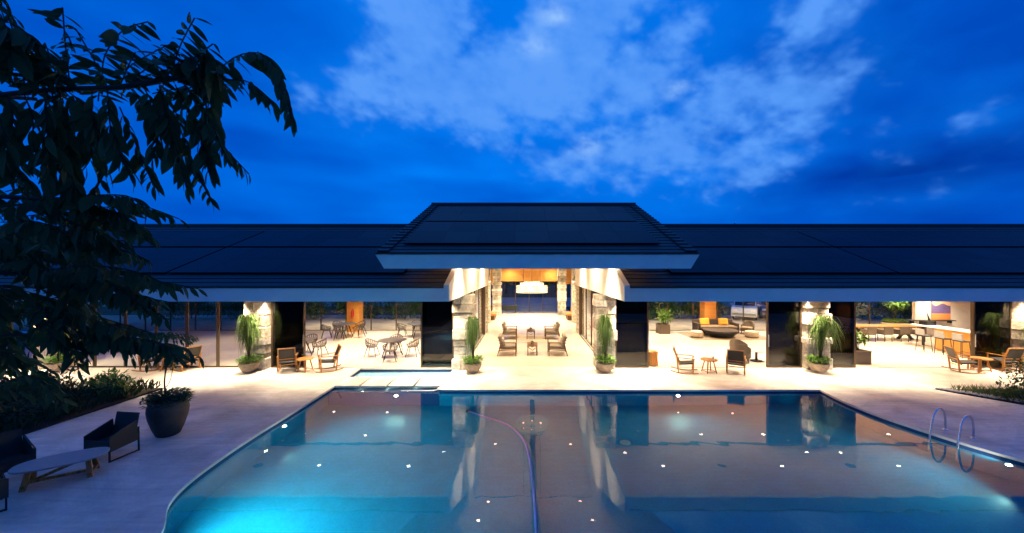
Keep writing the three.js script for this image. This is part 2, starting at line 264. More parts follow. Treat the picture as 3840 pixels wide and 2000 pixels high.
function grown(pts, r) {
  const n = pts.length; return pts.map((p, i) => {
    const a = pts[(i + n - 1) % n], b = pts[(i + 1) % n], e0 = [p[0] - a[0], p[1] - a[1]], e1 = [b[0] - p[0], b[1] - p[1]], l0 = hypot(...e0), l1 = hypot(...e1);
    const n0 = [e0[1] / l0, -e0[0] / l0], n1 = [e1[1] / l1, -e1[0] / l1], m = [n0[0] + n1[0], n0[1] + n1[1]], k = r / max(0.35, (m[0] * m[0] + m[1] * m[1]) / 2);
    return [p[0] + m[0] * k, p[1] + m[1] * k];
  });
}
const shapeOf = (pts) => new THREE.Shape(pts.map(([a, b]) => new THREE.Vector2(a, b)));
const holeOf = (pts) => new THREE.Path(pts.map(([a, b]) => new THREE.Vector2(a, b)));
const WATER = -0.09, FLOOR = -1.45, SHELF = -0.17;

// ground, decks, pool
{
  const g = shapeOf([[-160, -40], [160, -40], [160, 300], [-160, 300]]); g.holes.push(holeOf(grown(POOL, 0.12)));
  tag(mesh('ground', flat(g, -0.3, -0.14), M.lawn), 'dark lawn and earth around the pavilion and pool', 'ground', null, 'structure');

  const d = shapeOf([[-12.1, 4.6], [-5.9, 4.6], [-5.4, -3], [26, -3], [26, 5], [20, 7], [16.5, 9.2], [14.6, 10.85], [13.45, 12.38], [40, 12.38], [40, 15.2], [-36, 15.2], [-36, 12.5], [-12.1, 12.5]]);
  const rim = grown(POOL, 0.26); for (const p of rim) p[1] = min(p[1], 15.12);
  d.holes.push(holeOf(rim)); d.holes.push(holeOf([[9.95, 11.262], [13.9, 11.262], [13.9, 11.276], [9.95, 11.276]]));
  const deck = tag(mesh('pool_deck', flat(d, -0.12, 0), M.deck), 'pale stone pool deck and covered terrace', 'deck', null, 'structure');
  // coping: a ring of stone with a rounded nose over the water
  const inner = grown(POOL, -0.03), ring = [[-0.05, 0], [-0.012, 0], [0.006, 0.012], [0.006, 0.2], [0.006, 1], [-0.05, 1]].map(([y, t]) => [y, t]);
  const pos = [], idx = [], n = POOL.length, m = ring.length;
  for (let i = 0; i <= n; i++) for (const [y, t] of ring) { const a = inner[i % n], b = rim[i % n]; pos.push(lerp(a[0], b[0], t), y, -lerp(a[1], b[1], t)); }
  for (let i = 0; i < n; i++) for (let j = 0; j + 1 < m; j++) { const a = i * m + j, b = a + m; idx.push(a, a + 1, b, b, a + 1, b + 1); }
  let cg = new THREE.BufferGeometry(); cg.setAttribute('position', new THREE.Float32BufferAttribute(pos, 3)); cg.setIndex(idx); cg = cg.toNonIndexed(); cg.computeVertexNormals();
  tag(mesh('pool_coping', boxUV(cg), M.coping), 'smooth stone coping round the pool edge', 'coping', null, 'structure');
  const fl = mesh('interior_floor', [slab(-36, 40, -0.12, 0, -15.2, -24.1), slab(-3.6, 4.2, -0.12, 0, -24.1, -34.2)], M.marble); tag(fl, 'polished cream stone floor of the open pavilion', 'floor', null, 'structure');

  // basin
  const wall = (pts, y0, y1, mat, name, parent) => {
    const p = [], ix = []; let run = 0; const uv = [];
    pts.forEach(([x, z], i) => { if (i) run += hypot(x - pts[i - 1][0], z - pts[i - 1][1]); p.push(x, y0, -z, x, y1, -z); uv.push(run, y0, run, y1); if (i) { const a = 2 * i - 2; ix.push(a, a + 2, a + 1, a + 1, a + 2, a + 3); } });
    let b = new THREE.BufferGeometry(); b.setAttribute('position', new THREE.Float32BufferAttribute(p, 3)); b.setAttribute('uv', new THREE.Float32BufferAttribute(uv, 2)); b.setIndex(ix); b.computeVertexNormals(); return mesh(name, b, mat, parent);
  };
  const basin = new THREE.Group(); basin.name = 'pool_basin'; scene.add(basin); tag(basin, 'blue glass mosaic pool basin under the water', 'pool', null, 'structure');
  const loop = [...POOL, POOL[0]];
  wall(loop, FLOOR, -0.3, M.mosaic, 'basin_wall', basin); wall(loop, -0.3, -0.03, M.navy, 'waterline_band', basin);
  const main = POOL.filter(([x, dd]) => dd < 14); mesh('basin_floor', flat(shapeOf(main), FLOOR - 0.1, FLOOR), M.mosaic, basin);
  mesh('shelf_floor', slab(-6.7, -2.94, FLOOR - 0.05, SHELF, -12.52, -14.98), M.shelf, basin); mesh('shelf_weir', slab(-6.56, -2.92, FLOOR, WATER - 0.006, -12.34, -12.52), M.navy, basin);
  for (const [a, b] of [[4.5, 2.0], [2.6, 6.9]]) mesh('drain_cover', [cyl(0.14, 0.14, 0.012, a, FLOOR, -b - 3, 20), cyl(0.09, 0.09, 0.016, a, FLOOR, -b - 3, 20)], M.grey, basin);
  const w = grown(POOL.filter(([x, dd]) => dd < 12.4), 0.012), ws = flat(shapeOf(w), FLOOR - 0.2, WATER);
  tag(mesh('pool_water', ws, M.water), 'still clear pool water mirroring the lit pavilion', 'water', null, 'structure');
  tag(mesh('shallow_water', new THREE.PlaneGeometry(3.86, 2.67).rotateX(-PI / 2).translate(-4.8, WATER - 0.001, -13.68), M.shallow), 'thin clear water over the shallow end beneath the stepping slabs', 'water', null, 'structure');
}
// underwater lamps: a round lens in the wall and a beam into the water
function poolLight([x, y, z], [dx, dy, dz], power, label) {
  const t = thing('pool_light', label, 'pool light', [x, y, z], atan2(dx, dz));
  mesh('housing', lathe([[0.0, 0], [0.07, 0], [0.07, 0.02], [0.056, 0.03]], 24).rotateX(PI / 2), M.navy, t);
  mesh('lamp_lens', lathe([[0.053, 0.027], [0.03, 0.036], [0.0, 0.04]], 24).rotateX(PI / 2), M.poolGlow, t);
  spot('pool_light_beam', t, [0, 0, 0.07], [0, dy, 1], power, 1.3, 1, lin(1, 0.9, 0.72), 1.6);
}
poolLight([-4.3, -0.36, -12.3], [0, 0.05, 1], 20, 'underwater lamp below the stepping slabs');
poolLight([4.95, -0.36, -12.3], [0, 0.05, 1], 26, 'underwater lamp in the straight wall under the terrace edge');
poolLight([-6.5, -0.36, -9.9], [1, 0.05, 0], 22, 'underwater lamp in the wall beside the deck with the urn');
poolLight([10.28, -0.34, -7.9], [-0.94, 0.05, -0.3], 44, 'underwater lamp in the wall near the pool ladder');
poolLight([-5.36, -0.5, -5.4], [0.6, -0.24, -0.78], 185, 'underwater lamp in the curved wall near the coffee table');

// stepping slabs over the shelf, their piers and the hose
{
  const ed = [-6.66, -5.74, -4.8, -3.87, -2.94];
  for (let i = 0; i < 4; i++) {
    const t = thing('stepping_slab', 'square pale stone slab bridging the shallow end of the pool', 'slab', [(ed[i] + ed[i + 1]) / 2, 0, -13.26], 0, 'stepping slabs across the shallow water');
    mesh('slab', box(ed[i + 1] - ed[i] - 0.07, 0.07, 1.06, 0, -0.065, 0, 0, 0, 0, 0.012), M.deck, t);
    mesh('pier', box(0.3, -SHELF - 0.07, 0.5, 0, SHELF, 0), M.navy, t);
  }
  const hose = thing('pool_hose', 'white vacuum hose curling at the end of the stepping slabs', 'hose', [-3.0, WATER, -12.3]);
  mesh('hose', tube([V(-1.2, 0.02, -0.12), V(-0.5, 0.03, -0.1), V(-0.05, 0.04, -0.12), V(0.06, 0.1, -0.3), V(0.09, 0.19, -0.5), V(0.1, 0.2, -0.75)], 0.022, 40), M.white, hose);
}
{
  const h = thing('vacuum_hose', 'long violet hose lying curved along the pool floor', 'hose', [0, FLOOR + 0.045, -8]);
  mesh('hose', tube([[-1.9, 11.9], [-1.3, 11.45], [-0.6, 10.95], [-0.12, 10.1], [0.05, 9.25], [0.13, 8.0], [0.17, 6.8], [0.15, 5.2]].map(([x, q]) => V(x, 0, 8 - q)), 0.032, 60, 8), M.violet, h);
  for (const [x, q] of [[-1.9, 11.9], [0.15, 5.2]]) mesh('cuff', cyl(0.055, 0.055, 0.1, x, -0.045, 8 - q, 12), M.rubber, h);
}
// ladder
{
  const t = thing('pool_ladder', 'bright steel pool ladder with two arched handrails', 'ladder', [10.02, 0, -8.88], 0.33);
  for (const s of [-0.24, 0.24]) {
    mesh('handrail', tube([V(0.45, 0, s), V(0.45, 0.27, s), V(0.38, 0.48, s), V(0.18, 0.56, s), V(-0.02, 0.44, s), V(-0.15, 0.1, s), V(-0.22, -0.25, s), V(-0.25, -1.1, s)], 0.021, 48, 10), M.steel, t);
    mesh('anchor_flange', cyl(0.055, 0.045, 0.018, 0.45, 0.002, s), M.steel, t);
  }
  for (const y of [-0.35, -0.62, -0.89]) mesh('tread', box(0.08, 0.025, 0.48, -0.255, y, 0), M.steel, t);
}

// ---------------------------------------------------------------- the pavilion
const pav = thing('lounge_pavilion', 'long low pavilion with dark roofs, white fascias, stone piers and open glass front', 'building', [0, 0, 0]);
const PITCH = 0.393, TILT = Math.atan(PITCH), CS = cos(TILT), SN = sin(TILT);
function tiledRoof(name, { eaveD, eaveY, len, xAt, fields, fieldX, gaps }) {
  const roof = sub(name, pav);
  const at = (s, lift = 0) => [eaveY + s * SN + lift * CS, -(eaveD + s * CS - lift * SN)];
  const n = floor(len / 0.31), pitchS = len / n;
  for (let k = 0; k < n; k++) {
    const s = (k + 0.5) * pitchS, [x0, x1] = xAt(s), [y, z] = at(s + 0.02, 0.03), g = boxUV(new THREE.BoxGeometry(x1 - x0, 0.03, pitchS + 0.05)); g.rotateX(TILT - 0.06);
    mesh('tile_course', g.translate((x0 + x1) / 2, y, z), M.roof, roof);
  }
  const [x0, x1] = xAt(0), [ya, za] = at(len / 2, -0.09); const under = boxUV(new THREE.BoxGeometry(x1 - x0 - 0.1, 0.14, len)); under.rotateX(TILT); mesh('roof_deck', under.translate((x0 + x1) / 2, ya, za), M.darkWood, roof);
  for (const [s0, s1, rows] of fields) for (let r = 0; r < rows; r++) {
    const a = lerp(s0, s1, r / rows), b = lerp(s0, s1, (r + 1) / rows), h = b - a - 0.016;
    let x = fieldX[0];
    while (x < fieldX[1] - 0.5) {
      let w = min(1.17, fieldX[1] - x);
      const gap = (gaps ?? []).find((q) => x < q && x + w > q - 0.02);
      if (gap !== undefined) w = max(0.2, gap - 0.035 - x);
      if (w > 0.3) { const [y, z] = at((a + b) / 2, 0.105), g = new THREE.BoxGeometry(w - 0.006, 0.035, h + 0.008); g.rotateX(TILT); mesh('solar_panel', g.translate(x + w / 2, y, z), [M.panel, M.panelB, M.panelC][floor(hash3(floor(x * 9), r, floor(s0 * 9)) * 3)], roof); }
      x += w; if (gap !== undefined) x = gap + 0.035;
    }
  }
  const [yr, zr] = at(len, 0.05); mesh('ridge_cap', new THREE.CylinderGeometry(0.11, 0.11, xAt(len)[1] - xAt(len)[0], 10).rotateZ(PI / 2).translate((xAt(len)[0] + xAt(len)[1]) / 2, yr, zr), M.roof, roof);
  const back = boxUV(new THREE.BoxGeometry(x1 - x0, 0.14, len)); back.rotateX(-TILT); mesh('rear_slope', back.translate((x0 + x1) / 2, eaveY + len / 2 * SN, -(eaveD + len * CS * 1.5)), M.roof, roof);
  return roof;
}
const WE = 11.8, WL = 7.34;
tiledRoof('wing_roof', { eaveD: WE, eaveY: 3.4, len: WL, xAt: (s) => [-20.7 - (WL - s) * CS, -2.62], fields: [[0.98, 3.66, 2], [3.84, 6.1, 2]], fieldX: [-24, -4.2], gaps: [-12.25] });
tiledRoof('wing_roof', { eaveD: WE, eaveY: 3.4, len: WL, xAt: () => [3.22, 38], fields: [[0.98, 3.66, 2], [3.84, 6.1, 2]], fieldX: [4.9, 37.5], gaps: [12.6] });
const cr = tiledRoof('centre_roof', { eaveD: 11.2, eaveY: 4.44, len: 6.9, xAt: () => [-4.5, 5.1], fields: [[0.72, 3.4, 2], [3.56, 6.2, 2]], fieldX: [-3.95, 4.5], gaps: [] });
for (const [x, sg] of [[-4.34, -1], [4.94, 1]]) for (let k = 0; k < 20; k++) { // raised verge tiles along both rakes
  const s = (k + 0.5) * 0.345, g = boxUV(new THREE.BoxGeometry(0.34, 0.04, 0.36)); g.rotateX(TILT - 0.1); mesh('verge_tile', g.translate(x, 4.44 + s * SN + 0.075, -(11.2 + s * CS)), M.roof, cr);
}
// fascias and soffits
mesh('fascia', slab(-27.6, -2.62, 2.97, 3.39, -11.8, -11.68), M.fascia, pav);
mesh('fascia', slab(3.22, 38, 2.97, 3.39, -11.8, -11.68), M.fascia, pav);
{ const s = new THREE.Shape([[-4.25, 4.0], [4.86, 4.0], [5.12, 4.42], [-4.51, 4.42]].map((p) => new THREE.Vector2(...p))); const g = new THREE.ExtrudeGeometry(s, { depth: 0.12, bevelEnabled: false }); g.translate(0, 0, -11.2); mesh('fascia', boxUV(g), M.fascia, pav); }
for (const [y, z, x0, x1] of [[3.385, -11.66, -27.6, -2.62], [3.385, -11.66, 3.22, 38], [4.42, -11.06, -4.5, 5.1]]) mesh('drip_edge', slab(x0, x1, y, y + 0.05, z - 0.08, z), M.bronze, pav);
for (const [x0, x1] of [[-30, -2.62], [3.22, 38]]) for (let k = 0; k < 11; k++) { const z = -11.8 - k * 0.31; mesh('soffit_board', slab(x0, x1, 2.985, 3.02, z - 0.303, z), M.soffit, pav); }
for (const [x0, x1] of [[-36, -2.62], [3.22, 40]]) { mesh('room_ceiling', slab(x0, x1, 3.12, 3.22, -15.2, -24.3), M.ceiling, pav); mesh('door_head', slab(x0, x1, 2.95, 3.12, -15.16, -15.3), M.bronze, pav); mesh('rear_soffit', slab(x0, x1, 3.02, 3.1, -24.3, -27), M.plaster, pav); mesh('end_wall', slab(x0 < 0 ? -36.2 : 40, x0 < 0 ? -36 : 40.2, 0, 3.2, -15.2, -24.3), M.plaster, pav); }
// hall: cheek walls up to the vaulted boarded ceiling
const hallCeil = (d) => d < 17.5 ? 4.08 + PITCH * (d - 11.2) : 4.08 + PITCH * (23.8 - d);
for (const [x0, x1] of [[-2.62, -2.45], [3.05, 3.22]]) {
  mesh('hall_wall', side([[11.7, 2.97], [23.8, 2.97], [23.8, 4.06], [17.5, hallCeil(17.5)], [15.6, hallCeil(15.6)], [15.6, 5.08], [11.7, 3.48]], x0, x1), M.plaster, pav);
}
for (let k = 0; k < 20; k++) { const s0 = k * 0.335, mk = (dd, sg) => { const g = boxUV(new THREE.BoxGeometry(9.1, 0.03, 0.329)); g.rotateX(sg * TILT); return g; };
  const d = 11.25 + (s0 + 0.17) * CS; mesh('ceiling_board', mk(d, 1).translate(0.3, hallCeil(d), -d), M.soffit, pav);
  if (k < 19) { const d2 = 17.55 + (s0 + 0.17) * CS; mesh('ceiling_board', mk(d2, -1).translate(0.3, hallCeil(d2), -d2), M.soffit, pav); } }
for (const [d0, d1] of [[11.5, 17.4], [23.5, 17.6]]) mesh('ceiling_beam', beam(V(0.3, hallCeil(d0) - 0.1, -d0), V(0.3, hallCeil(d1) - 0.1, -d1), 0.28, 0.14), M.darkWood, pav);
mesh('lobby_ceiling', slab(-3.6, 4.2, 4.3, 4.4, -23.7, -34.3), M.plaster, pav);
for (const [x0, x1] of [[-3.6, -3.4], [4.0, 4.2]]) mesh('lobby_wall', slab(x0, x1, 0, 4.3, -24.3, -34.2), M.plaster, pav);
mesh('timber_transom', [slab(-3.4, -0.34, 2.86, 4.3, -33.75, -33.9), slab(-0.33, 0.95, 2.86, 4.3, -33.75, -33.9), slab(0.96, 4.0, 2.86, 4.3, -33.75, -33.9)], M.panelWood, pav);
for (const [x, y] of [[-3.4, 2.6], [4.0, 2.6]]) mesh('transom_bracket', slab(x - (x > 0 ? 0.5 : 0), x + (x > 0 ? 0 : 0.5), 2.6, 2.86, -33.7, -33.9), M.panelWood, pav);
// flanking piers in the hall
for (const [x, d, w, h] of [[-2.62, 15.55, 0.2, 5.4], [3.22, 15.55, 0.2, 5.4], [-2.68, 23.3, 0.42, 4.2], [3.3, 23.3, 0.42, 4.2], [-2.95, 27.6, 0.45, 4.3], [3.55, 27.6, 0.45, 4.3]]) mesh('hall_pier', slab(x - w / 2, x + w / 2, 0, h, -d - 0.25, -d + 0.25), M.stone[2], pav);
for (const x of [-2.62, 3.22]) mesh('hall_post', slab(x - 0.07, x + 0.07, 0, 2.96, -22.75, -22.6), M.bronze, pav);

// stone piers: every block a piece
function pier(x, z, w, h, seed, top) {
  const r = rng(seed), c = sub('stone_pier', pav); mesh('core', slab(x - w / 2 + 0.09, x + w / 2 - 0.09, 0, h, z - w / 2 + 0.09, z + w / 2 - 0.09), M.mortar, c);
  let y = 0, k = 0;
  while (y < h - 0.02) {
    let ch = [0.42, 0.2, 0.34, 0.26, 0.46][k % 5] * (0.85 + r() * 0.3); if (h - y - ch < 0.14) ch = h - y;
    const proud = r() < 0.35 ? 0.09 : r() * 0.05, split = lerp(-0.22, 0.22, r()) * w;
    for (const [a, b] of r() < 0.3 ? [[-w / 2, w / 2]] : [[-w / 2, split], [split, w / 2]]) {
      const e = proud * (0.4 + r() * 0.8), q = r(), m = M.stone[q < 0.52 ? 0 : q < 0.74 ? 1 : 2], ox0 = a < -w / 2 + 0.01 ? e : -0.006, ox1 = b > w / 2 - 0.01 ? e : -0.006;
      const wd = b - a + ox0 + ox1, g = new RoundedBoxGeometry(wd, ch - 0.014, w + 2 * e, 1, 0.012);
      mesh('stone', boxUV(g).translate(x + (a + b) / 2 + (ox1 - ox0) / 2, y + ch / 2, z), m, c);
    }
    y += ch; k++;
  }
  return c;
}
const PZ = -15.2;
[[-27.6, 0.8], [-19.2, 0.8], [-10.8, 0.8], [-2.55, 0.7], [3.13, 0.7], [11.55, 0.8], [20.02, 0.8], [28.4, 0.8]].forEach(([x, w], i) => pier(x, PZ, w, 2.96, 100 + i * 17));
[[-2.62, -32.4, 0.66], [3.0, -32.4, 0.66]].forEach(([x, z, w], i) => pier(x, z, w, 4.0, 900 + i));
// piers of the rear row, faced with timber
for (const x of [-11.0, 11.55, 20.0]) { mesh('rear_pier', slab(x - 0.36, x + 0.36, 0, 3.1, -23.5, -24.2), M.panelWood, pav); }
// sliding glass: leaves stacked open beside each pier
function leaf(x0, x1, z, glass = M.tint, h = 2.94, name = 'sliding_door') {
  const s = sub(name, pav), fr = name === 'sliding_door' ? 0.055 : 0.03;
  mesh('frame', [slab(x0, x0 + fr, 0.01, h, z - 0.02, z + 0.02), slab(x1 - fr, x1, 0.01, h, z - 0.02, z + 0.02), slab(x0 + fr, x1 - fr, 0.01, 0.01 + fr, z - 0.02, z + 0.02), slab(x0 + fr, x1 - fr, h - fr, h, z - 0.02, z + 0.02)], M.bronze, s);
  const p = new THREE.PlaneGeometry(x1 - x0 - 2 * fr, h - 2 * fr).translate((x0 + x1) / 2, h / 2, z); mesh('pane', p, glass, s);
}
const stack = (x0, x1, hx) => { const s = sub('door_handle', pav); mesh('bar', beam(V(hx, 0.85, -15.0), V(hx, 1.35, -15.0), 0.025, 0.03), M.steel, s); mesh('mount', [slab(hx - 0.01, hx + 0.01, 0.9, 0.92, -15.045, -15.01), slab(hx - 0.01, hx + 0.01, 1.28, 1.3, -15.045, -15.01)], M.steel, s); for (let k = 0; k < 3; k++) leaf(x0 + k * 0.02, x1 - k * 0.02, -15.06 - k * 0.055); };
stack(-10.33, -8.98, -9.01); stack(-4.3, -2.96, -4.27); stack(3.54, 4.9, 4.87); stack(9.68, 11.08, 9.71); stack(12.02, 13.25, 13.22); stack(18.0, 19.55, 18.03);
for (const [x0, x1, n] of [[-18.75, -11.27, 6], [-27.1, -19.65, 6], [20.5, 27.9, 6]]) for (let k = 0; k < n; k++) leaf(lerp(x0, x1, k / n) + 0.004, lerp(x0, x1, (k + 1) / n) - 0.004, -15.1, M.glass);
mesh('floor_track', [slab(-27, -11.3, 0.001, 0.008, -15.02, -15.2), slab(-10.3, -2.96, 0.001, 0.008, -15.02, -15.2), slab(3.55, 11.1, 0.001, 0.008, -15.02, -15.2), slab(12, 19.58, 0.001, 0.008, -15.02, -15.2)], M.grey, pav);
// hall side glazing, rear glazing, entrance doors
function sideLeaf(z0, z1, x) { const s = sub('hall_window', pav), h = 2.95, f = 0.05; mesh('frame', [slab(x - 0.03, x + 0.03, 0.01, h, z0 - f, z0), slab(x - 0.03, x + 0.03, 0.01, h, z1, z1 + f), slab(x - 0.03, x + 0.03, 0.01, 0.05, z1 + f, z0 - f), slab(x - 0.03, x + 0.03, h - f, h, z1 + f, z0 - f)], M.bronze, s); const p = new THREE.PlaneGeometry(z0 - z1 - 2 * f, h - 2 * f).rotateY(PI / 2).translate(x, h / 2, (z0 + z1) / 2); mesh('pane', p, M.glass, s); }
for (const x of [-2.72, 3.32]) for (let k = 0; k < 4; k++) sideLeaf(-15.85 - k * 1.72, -15.85 - (k + 1) * 1.72, x);
mesh('hall_track', [slab(-2.62, -2.56, 0.001, 0.012, -15.9, -22.6), slab(3.16, 3.22, 0.001, 0.012, -15.9, -22.6)], M.blackMetal, pav);
for (const [x0, x1] of [[-36, -3.6], [4.2, 40]]) { const n = Math.round((x1 - x0) / 1.6); for (let k = 0; k < n; k++) leaf(lerp(x0, x1, k / n) + 0.004, lerp(x0, x1, (k + 1) / n) - 0.004, -24.1, M.glass, 3.1, 'rear_window'); }
for (let k = 0; k < 4; k++) leaf(lerp(-2.3, 2.66, k / 4) + 0.004, lerp(-2.3, 2.66, (k + 1) / 4) - 0.004, -33.85, M.glass, 2.85, 'entrance_door');
// bar wall and its picture
mesh('bar_wall', slab(22.9, 30, 0, 3.12, -22, -22.2), M.plaster, pav);

// ---------------------------------------------------------------- lamps of the building
const SOFFIT = 2.984;
for (const x of [-19.85, -18.6, -11.45, -10.2, -3.25, 3.8, 10.9, 12.2, 19.4, 20.7]) downlight('soffit_downlight', 'recessed round downlight in the eaves beside a stone pier', 'downlights beside the stone piers', [x, SOFFIT, -14.55], 55, 0.8);
for (const x of [-16.8, -12.6, -7.55, -4.3, 4.95, 9.25, 13.5, 17.8]) downlight('soffit_downlight', 'recessed round downlight in the eaves over the terrace', 'downlights over the terrace', [x, SOFFIT, -13.55], 36, 0.85);
for (const [x0, x1, nx] of [[-9.8, -4.4, 3], [4.9, 10.4, 3], [13.6, 20.5, 4]]) for (let i = 0; i < nx; i++) for (const z of [-16.4, -18.9, -22.2]) downlight('ceiling_downlight', 'small recessed downlight in the pale boarded room ceiling', 'downlights in the room ceilings', [lerp(x0, x1, i / (nx - 1)), 3.118, z], 44, 0.95);
for (const x of [-17, -13.5]) for (const z of [-17.2, -20.5]) downlight('dim_downlight', 'dimmed downlight in the ceiling of the closed room', 'dimmed downlights in the closed room', [x, 3.118, z], 13, 0.95);
for (const z of [-13.4, -16.6, -20.4]) for (const x of [-1.75, 2.35]) downlight('hall_downlight', 'downlight set in the boarded vault of the hall', 'downlights in the hall vault', [x, hallCeil(-z) - 0.03, z], 84, 0.74, [x < 0 ? -0.35 : 0.35, 0]);
for (const z of [-26.5, -30.5]) for (const x of [-1.5, 2.1]) downlight('lobby_downlight', 'downlight in the flat ceiling of the entrance lobby', 'downlights in the entrance lobby', [x, 4.298, z], 85, 1.0);
downlight('transom_downlight', 'downlight washing the timber transom over the entrance doors', 'downlights before the timber transom', [-1.6, 4.296, -33.0], 20, 1.2);
downlight('transom_downlight', 'downlight washing the timber transom over the entrance doors', 'downlights before the timber transom', [2.2, 4.296, -33.0], 20, 1.2);
for (const x of [-14, -9, -5, 6, 9.0, 12, 16, 23]) downlight('rear_downlight', 'downlight under the rear eaves beyond the back windows', 'downlights under the rear eaves', [x, 3.018, -26.4], 34, 1.3);
downlight('bar_downlight', 'downlight over the white wall behind the bar', 'downlights by the bar wall', [23.6, 3.118, -21.0], 40, 1.1);
for (const [x, z] of [[-9.8, -13.6], [7.1, -13.6], [11.75, -13.55]]) { const t = thing('soffit_speaker', 'dark round speaker grille in the eaves', 'speaker', [x, SOFFIT - 0.002, z], 0, 'speaker grilles in the eaves'); mesh('grille', lathe([[0, -0.012], [0.1, -0.014], [0.15, -0.006], [0.155, 0]], 24), M.slate, t); mesh('bezel', new THREE.TorusGeometry(0.155, 0.008, 6, 24).rotateX(PI / 2), M.blackMetal, t); }

// chandelier: rings of shell discs hung from cables
{
  const t = thing('chandelier', 'drum chandelier of cream shell discs hanging in the hall', 'chandelier', [0.22, 2.9, -17.4]);
  const disc = new THREE.CylinderGeometry(0.034, 0.034, 0.003, 8).rotateX(PI / 2), r = rng(7);
  for (const [R, y0, y1] of [[0.72, 0, 0.26], [0.55, 0.1, 0.42], [0.38, 0.16, 0.46]]) {
    const list = [], n = floor(R * TAU / 0.084);
    for (let k = 0; k < n; k++) for (let y = y0; y < y1 - 0.02; y += 0.08) { const a = k / n * TAU; list.push(disc.clone().rotateY(a + (r() - 0.5) * 0.5).translate(sin(a) * R, y + 0.03 + (k % 2) * 0.02, cos(a) * R)); }
    mesh('shell_tier', list, M.shell, t); mesh('ring', new THREE.TorusGeometry(R, 0.012, 6, 48).rotateX(PI / 2).translate(0, y1 + 0.03, 0), M.steel, t);
  }
  mesh('rim', new THREE.TorusGeometry(0.72, 0.018, 8, 60).rotateX(PI / 2), M.white, t);
  for (let k = 0; k < 6; k++) { const a = k / 6 * TAU, q = [sin(a) * 0.47, 0.2, cos(a) * 0.47]; mesh('bulb', ball(0.045, ...q, 1, 1, 1, 12), M.bulbGlow, t); const l = new THREE.PointLight(WARM, 4.2); l.name = 'chandelier_light'; l.position.set(...q); l.shadow.radius = 2; l.castShadow = true; t.add(l); }
  for (const [x, z] of [[-0.38, 0.1], [0.38, 0.1], [0, -0.38]]) mesh('cable', rod(V(x, 0.46, z), V(x, 3.4, z), 0.008), M.blackMetal, t);
}

// ---------------------------------------------------------------- terrace furniture
const rocker0 = (() => {
  const t = thing('rocking_chair', '', 'rocking chair', [0, 0, 0], 0, 'teak rocking chairs on the terrace');
  for (const s of [-1, 1]) {
    mesh('runner', tube([V(s * 0.3, 0.09, -0.5), V(s * 0.3, 0.03, -0.2), V(s * 0.3, 0.022, 0.08), V(s * 0.3, 0.07, 0.46)], 0.022, 20, 6), M.teak, t);
    mesh('front_leg', beam(V(s * 0.3, 0.04, 0.27), V(s * 0.3, 0.6, 0.3), 0.045, 0.045), M.teak, t);
    mesh('rear_leg', beam(V(s * 0.3, 0.04, -0.24), V(s * 0.3, 0.58, -0.3), 0.045, 0.045), M.teak, t);
    mesh('back_post', beam(V(s * 0.27, 0.3, -0.18), V(s * 0.27, 0.93, -0.42), 0.035, 0.04), M.teak, t);
    mesh('armrest', box(0.065, 0.026, 0.7, s * 0.3, 0.59, -0.01, 0.03, 0, 0, 0.008), M.teak, t);
  }
  mesh('seat', box(0.52, 0.05, 0.54, 0, 0.35, 0.04, -0.13, 0, 0, 0.015), M.leather, t);
  mesh('backrest', box(0.52, 0.52, 0.035, 0, 0.4, -0.33, -0.36, 0, 0, 0.012), M.leather, t);
  for (const [y, z] of [[0.3, 0.28], [0.27, -0.25], [0.5, -0.3]]) mesh('crossbar', rod(V(-0.3, y, z), V(0.3, y, z), 0.017), M.teak, t);
  mesh('top_rail', rod(V(-0.28, 0.93, -0.42), V(0.28, 0.93, -0.42), 0.02), M.teak, t);
  return t;
})();
[[-9.43, -14.7, 3.6, 'teak rocking chair showing its black back beside the bowl planter and dark glass'], [-7.82, -14.66, -0.95, 'teak rocking chair turned side on before the room with the round tables'], [6.1, -14.42, 1.2, 'teak rocking chair facing the round side table before the lounge'],
  [8.05, -14.4, 2.62, 'black-backed rocking chair turned to the lounge with wicker armchairs behind it'], [16.95, -14.5, 1.15, 'teak rocking chair before the bar with the stools behind it'], [18.85, -14.75, 3.05, 'black-backed rocking chair before dark glass near the leafy corner bush'],
  [-14.85, -14.8, 2.0, 'teak rocking chair half hidden by foliage beside the closed windows'], [-13.5, -14.8, -1.9, 'teak rocking chair between the urn tree and the closed windows']].forEach(([x, z, a, label], i) => { if (i) copy(rocker0, [x, 0, z], a, label); else { rocker0.position.set(x, 0, z); rocker0.rotation.y = a; rocker0.userData.label = label; } });
const stand0 = (() => {
  const t = thing('side_table', '', 'side table', [0, 0, 0], 0, 'round teak side tables on the terrace');
  mesh('table_top', lathe([[0, 0.47], [0.29, 0.47], [0.315, 0.485], [0.31, 0.51], [0, 0.513]], 32), M.teak, t);
  for (let k = 0; k < 4; k++) { const a = k / 4 * TAU + 0.5; mesh('leg', rod(V(sin(a) * 0.27, 0, cos(a) * 0.27), V(sin(a) * 0.15, 0.47, cos(a) * 0.15), 0.02, 0.025), M.teak, t); }
  for (let k = 0; k < 4; k++) { const a = k / 4 * TAU + 0.5, b = a + TAU / 4; mesh('stretcher', rod(V(sin(a) * 0.255, 0.06, cos(a) * 0.255), V(sin(b) * 0.255, 0.06, cos(b) * 0.255), 0.013), M.teak, t); }
  return t;
})();
[[-8.65, -14.55, 0, 'round teak side table between the rocking chairs by the dark glass and round-table room'], [7.02, -14.4, 0.4, 'round teak side table between the rocking chairs before the lounge'], [17.75, -14.6, 0.2, 'round teak side table between the rocking chairs before the bar'], [-14.2, -14.75, 0.9, 'round teak side table behind the foliage by the closed windows']].forEach(([x, z, a, label], i) => { if (i) copy(stand0, [x, 0, z], a, label); else { stand0.position.set(x, 0, z); stand0.rotation.y = a; stand0.userData.label = label; } });
